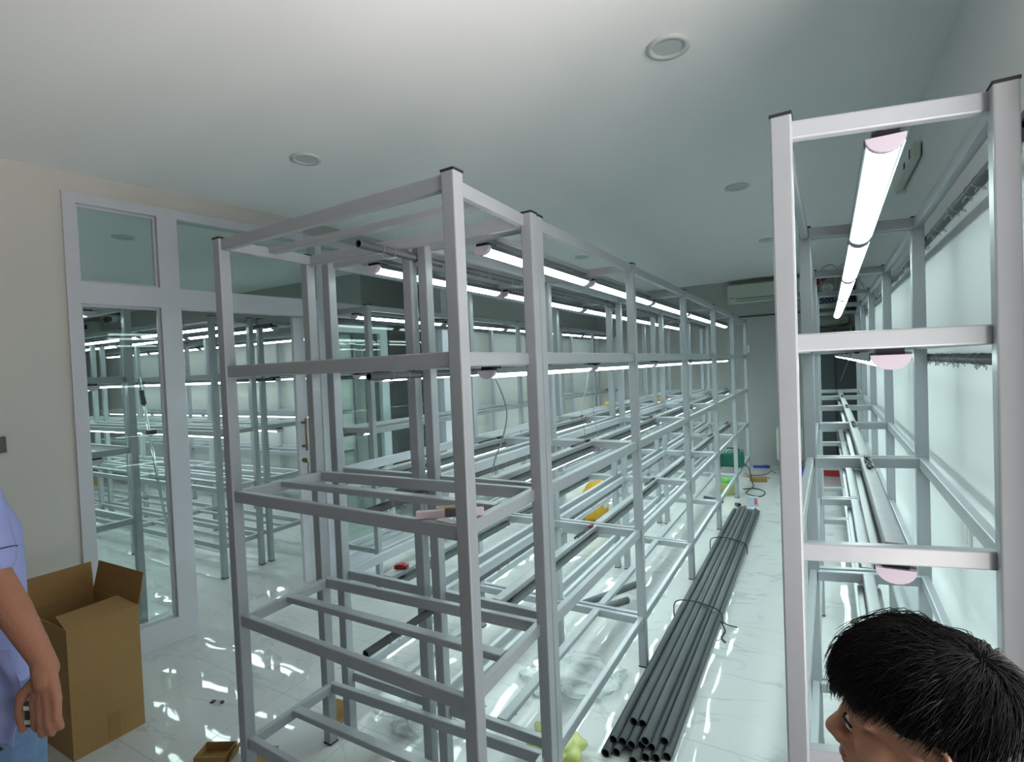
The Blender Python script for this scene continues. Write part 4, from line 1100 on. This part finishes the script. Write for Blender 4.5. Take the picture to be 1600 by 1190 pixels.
tips = [[Vector((-1.622, .497, .918)), Vector((-1.632, .500, .893)), Vector((-1.644, .506, .880))],
        [Vector((-1.602, .501, .908)), Vector((-1.612, .505, .880)), Vector((-1.624, .512, .867))],
        [Vector((-1.585, .510, .910)), Vector((-1.594, .516, .884)), Vector((-1.606, .522, .871))],
        [Vector((-1.574, .522, .920)), Vector((-1.580, .528, .898)), Vector((-1.590, .534, .885))]]
def body_l(bm):
    head_parts(bm, HM2, hk2)
    limb(bm, [tc + Vector((0, 0, 1.44)), tc + Vector((0, 0, 1.25)), tc + Vector((0, 0, 1.0)), tc + Vector((0, 0, .88))], [.09, .125, .115, .125])
    for s_ in (1, -1): limb(bm, [tc + Rv * s_ * .05 + Vector((0, 0, 1.45)), (SHD if s_ == 1 else LS)], [.055, .055])
    limb(bm, [SHD, ELB, FOR, WRI], [.050, .044, .037, .0235])
    limb(bm, [WRI + Vector((-.012, -.008, .014)), WRI.lerp(KN[1], .4)], [.0235, .024])
    hand_parts(bm, WRI, KN, tips, [WRI.lerp(KN[0], .15) - Rv * .008, Vector((-1.674, .492, .962)), Vector((-1.680, .487, .920)), Vector((-1.664, .487, .886))])
    limb(bm, [LS, LE, LW], [.050, .038, .026])
    KL = [LW + Vector((0, 0, -.085)) + F * a for a in (.03, .01, -.01, -.03)]
    hand_parts(bm, LW, KL, [[q + Vector((0, 0, -.035)) + Rv * .006, q + Vector((0, 0, -.058)) + Rv * .016, q + Vector((0, 0, -.073)) + Rv * .026] for q in KL],
               [LW + F * .02, LW + F * .045 + Vector((0, 0, -.04)), LW + F * .05 + Vector((0, 0, -.075))])
    for i in (0, 1): limb(bm, [HIP[i], KNE[i], ANK[i]], [.09, .058, .042]); foot(bm, ANK[i], F)
remeshed('body', body_l, .0042, M['skin2'], 4, man2)
def shirt(bm):
    ax = F
    prof_ = ((.84, .212, .150), (.95, .200, .148), (1.08, .188, .145), (1.20, .192, .146), (1.32, .190, .140), (1.40, .150, .120), (1.46, .095, .095))
    for k in range(32):
        zz = .84 + .62 * k / 31
        for (z0, a0, b0), (z1, a1, b1) in zip(prof_, prof_[1:]):
            if z0 <= zz <= z1 + 1e-6: t_ = (zz - z0) / (z1 - z0); a = a0 + (a1 - a0) * t_; b = b0 + (b1 - b0) * t_
        ell(bm, tc + Vector((0, 0, zz)), (a, b, .035), Matrix((Rv, F, Vector((0, 0, 1)))).transposed(), 28)
    limb(bm, [tc + Rv * .06 + Vector((0, 0, 1.45)), SHD, SHD.lerp(ELB, .84)], [.06, .068, .066])
    limb(bm, [tc - Rv * .06 + Vector((0, 0, 1.45)), LS, LS.lerp(LE, .75)], [.06, .066, .066])
remeshed('shirt', shirt, .007, M['shirt'], 12, man2)
bm = bmesh.new(); a0 = SHD.lerp(ELB, .80); dd = (ELB - SHD).normalized(); q1 = dd.cross(Rv).normalized(); q2 = dd.cross(q1)
tube_bm(bm, [a0 + (q1 * math.cos(2 * PI * i / 24) + q2 * math.sin(2 * PI * i / 24)) * .0665 for i in range(25)], .0013, 4, cap=False)
new('cuff_stitch', mesh_of('cuff_stitch', bm, M['navy'], True), man2)
# hanging tail of the shirt in front of the pocket
def tail():
    A_ = [(-1.735, .488, 1.06), (-1.705, .500, .985), (-1.688, .505, .935), (-1.712, .492, .875), (-1.738, .480, .812)]
    B_ = [(-1.83, .44, 1.07), (-1.83, .43, 1.0), (-1.83, .42, .95), (-1.84, .415, .895), (-1.86, .405, .862)]
    A2, B2 = curve_pts(A_, 5), curve_pts(B_, 5); bm = bmesh.new(); G_ = []
    for i, (a, b) in enumerate(zip(A2, B2)):
        row = []
        for j in range(9):
            t = j / 8; p = a.lerp(b, t) + Vector((.5, -.86, 0)) * (.010 * math.sin(t * 9 + i * .18) + .004 * math.sin(i * .9))
            row.append((bm.verts.new(p), bm.verts.new(p + Vector((-.5, .86, 0)) * .003)))
        G_.append(row)
    for i in range(len(G_) - 1):
        for j in range(8):
            bm.faces.new((G_[i][j][0], G_[i + 1][j][0], G_[i + 1][j + 1][0], G_[i][j + 1][0])); bm.faces.new((G_[i][j][1], G_[i][j + 1][1], G_[i + 1][j + 1][1], G_[i + 1][j][1]))
    for i in range(len(G_) - 1):
        for j in (0, 8): bm.faces.new((G_[i][j][0], G_[i + 1][j][0], G_[i + 1][j][1], G_[i][j][1]))
    for j in range(8):
        for i in (0, len(G_) - 1): bm.faces.new((G_[i][j][0], G_[i][j + 1][0], G_[i][j + 1][1], G_[i][j][1]))
    return new('shirt_tail', mesh_of('shirt_tail', bm, M['shirt'], True), man2)
tail()
def jeans(bm):
    ell(bm, tc + Vector((0, 0, .84)), (.205, .15, .10), Matrix((Rv, F, Vector((0, 0, 1)))).transposed(), 28)
    for i in (0, 1): limb(bm, [HIP[i] + Rv * (.02, -.02)[i], KNE[i], ANK[i] + Vector((0, 0, .02))], [.115, .085, .068])
remeshed('jeans', jeans, .007, M['denim'], 3, man2)
bm = bmesh.new()
pts = [tc + Vector((0, 0, .806)) + Rv * .213 * math.cos(2 * PI * i / 40) + F * .156 * math.sin(2 * PI * i / 40) for i in range(41)]
for i in range(40):
    a, b = pts[i], pts[i + 1]; q = [bm.verts.new(v) for v in (a - Vector((0, 0, .017)), b - Vector((0, 0, .017)), b + Vector((0, 0, .017)), a + Vector((0, 0, .017)))]
    bm.faces.new(q)
bmesh.ops.remove_doubles(bm, verts=bm.verts, dist=1e-5); bmesh.ops.solidify(bm, geom=list(bm.faces), thickness=.003)
new('belt', mesh_of('belt', bm, M['leather'], True), man2)
def shoes2(bm):
    for i in (0, 1): limb(bm, [ANK[i] - Vector((0, 0, .04)) - F * .03, ANK[i] - Vector((0, 0, .04)) + F * .07, ANK[i] - Vector((0, 0, .048)) + F * .16], [.043, .043, .033])
remeshed('shoes', shoes2, .006, M['black'], 3, man2)
hair_mesh('hair', HM2, hk2, man2, n=2500, seed=9, top=.04)
t = thing('held_packet', 'small green and white packet held in the hand of the left man', 'packet', (-1.640, .514, .92))
bm = bmesh.new(); add_box(bm, -.012, .012, -.004, .004, -.030, .030, .002)
pk = new('wrapper', mesh_of('wrapper', bm, mat('dark_green_wrapper', (50, 60, 34), .5)), t, T4((-1.650, .498, .920)) @ Matrix.Rotation(.5, 4, 'Z'))
for zz in (.017, -.017):
    bm = bmesh.new(); add_box(bm, -.0125, .010, -.0048, -.0035, zz - .005, zz + .005)
    new('white_band', mesh_of('white_band', bm, M['white']), t, T4((-1.650, .498, .920)) @ Matrix.Rotation(.5, 4, 'Z'))
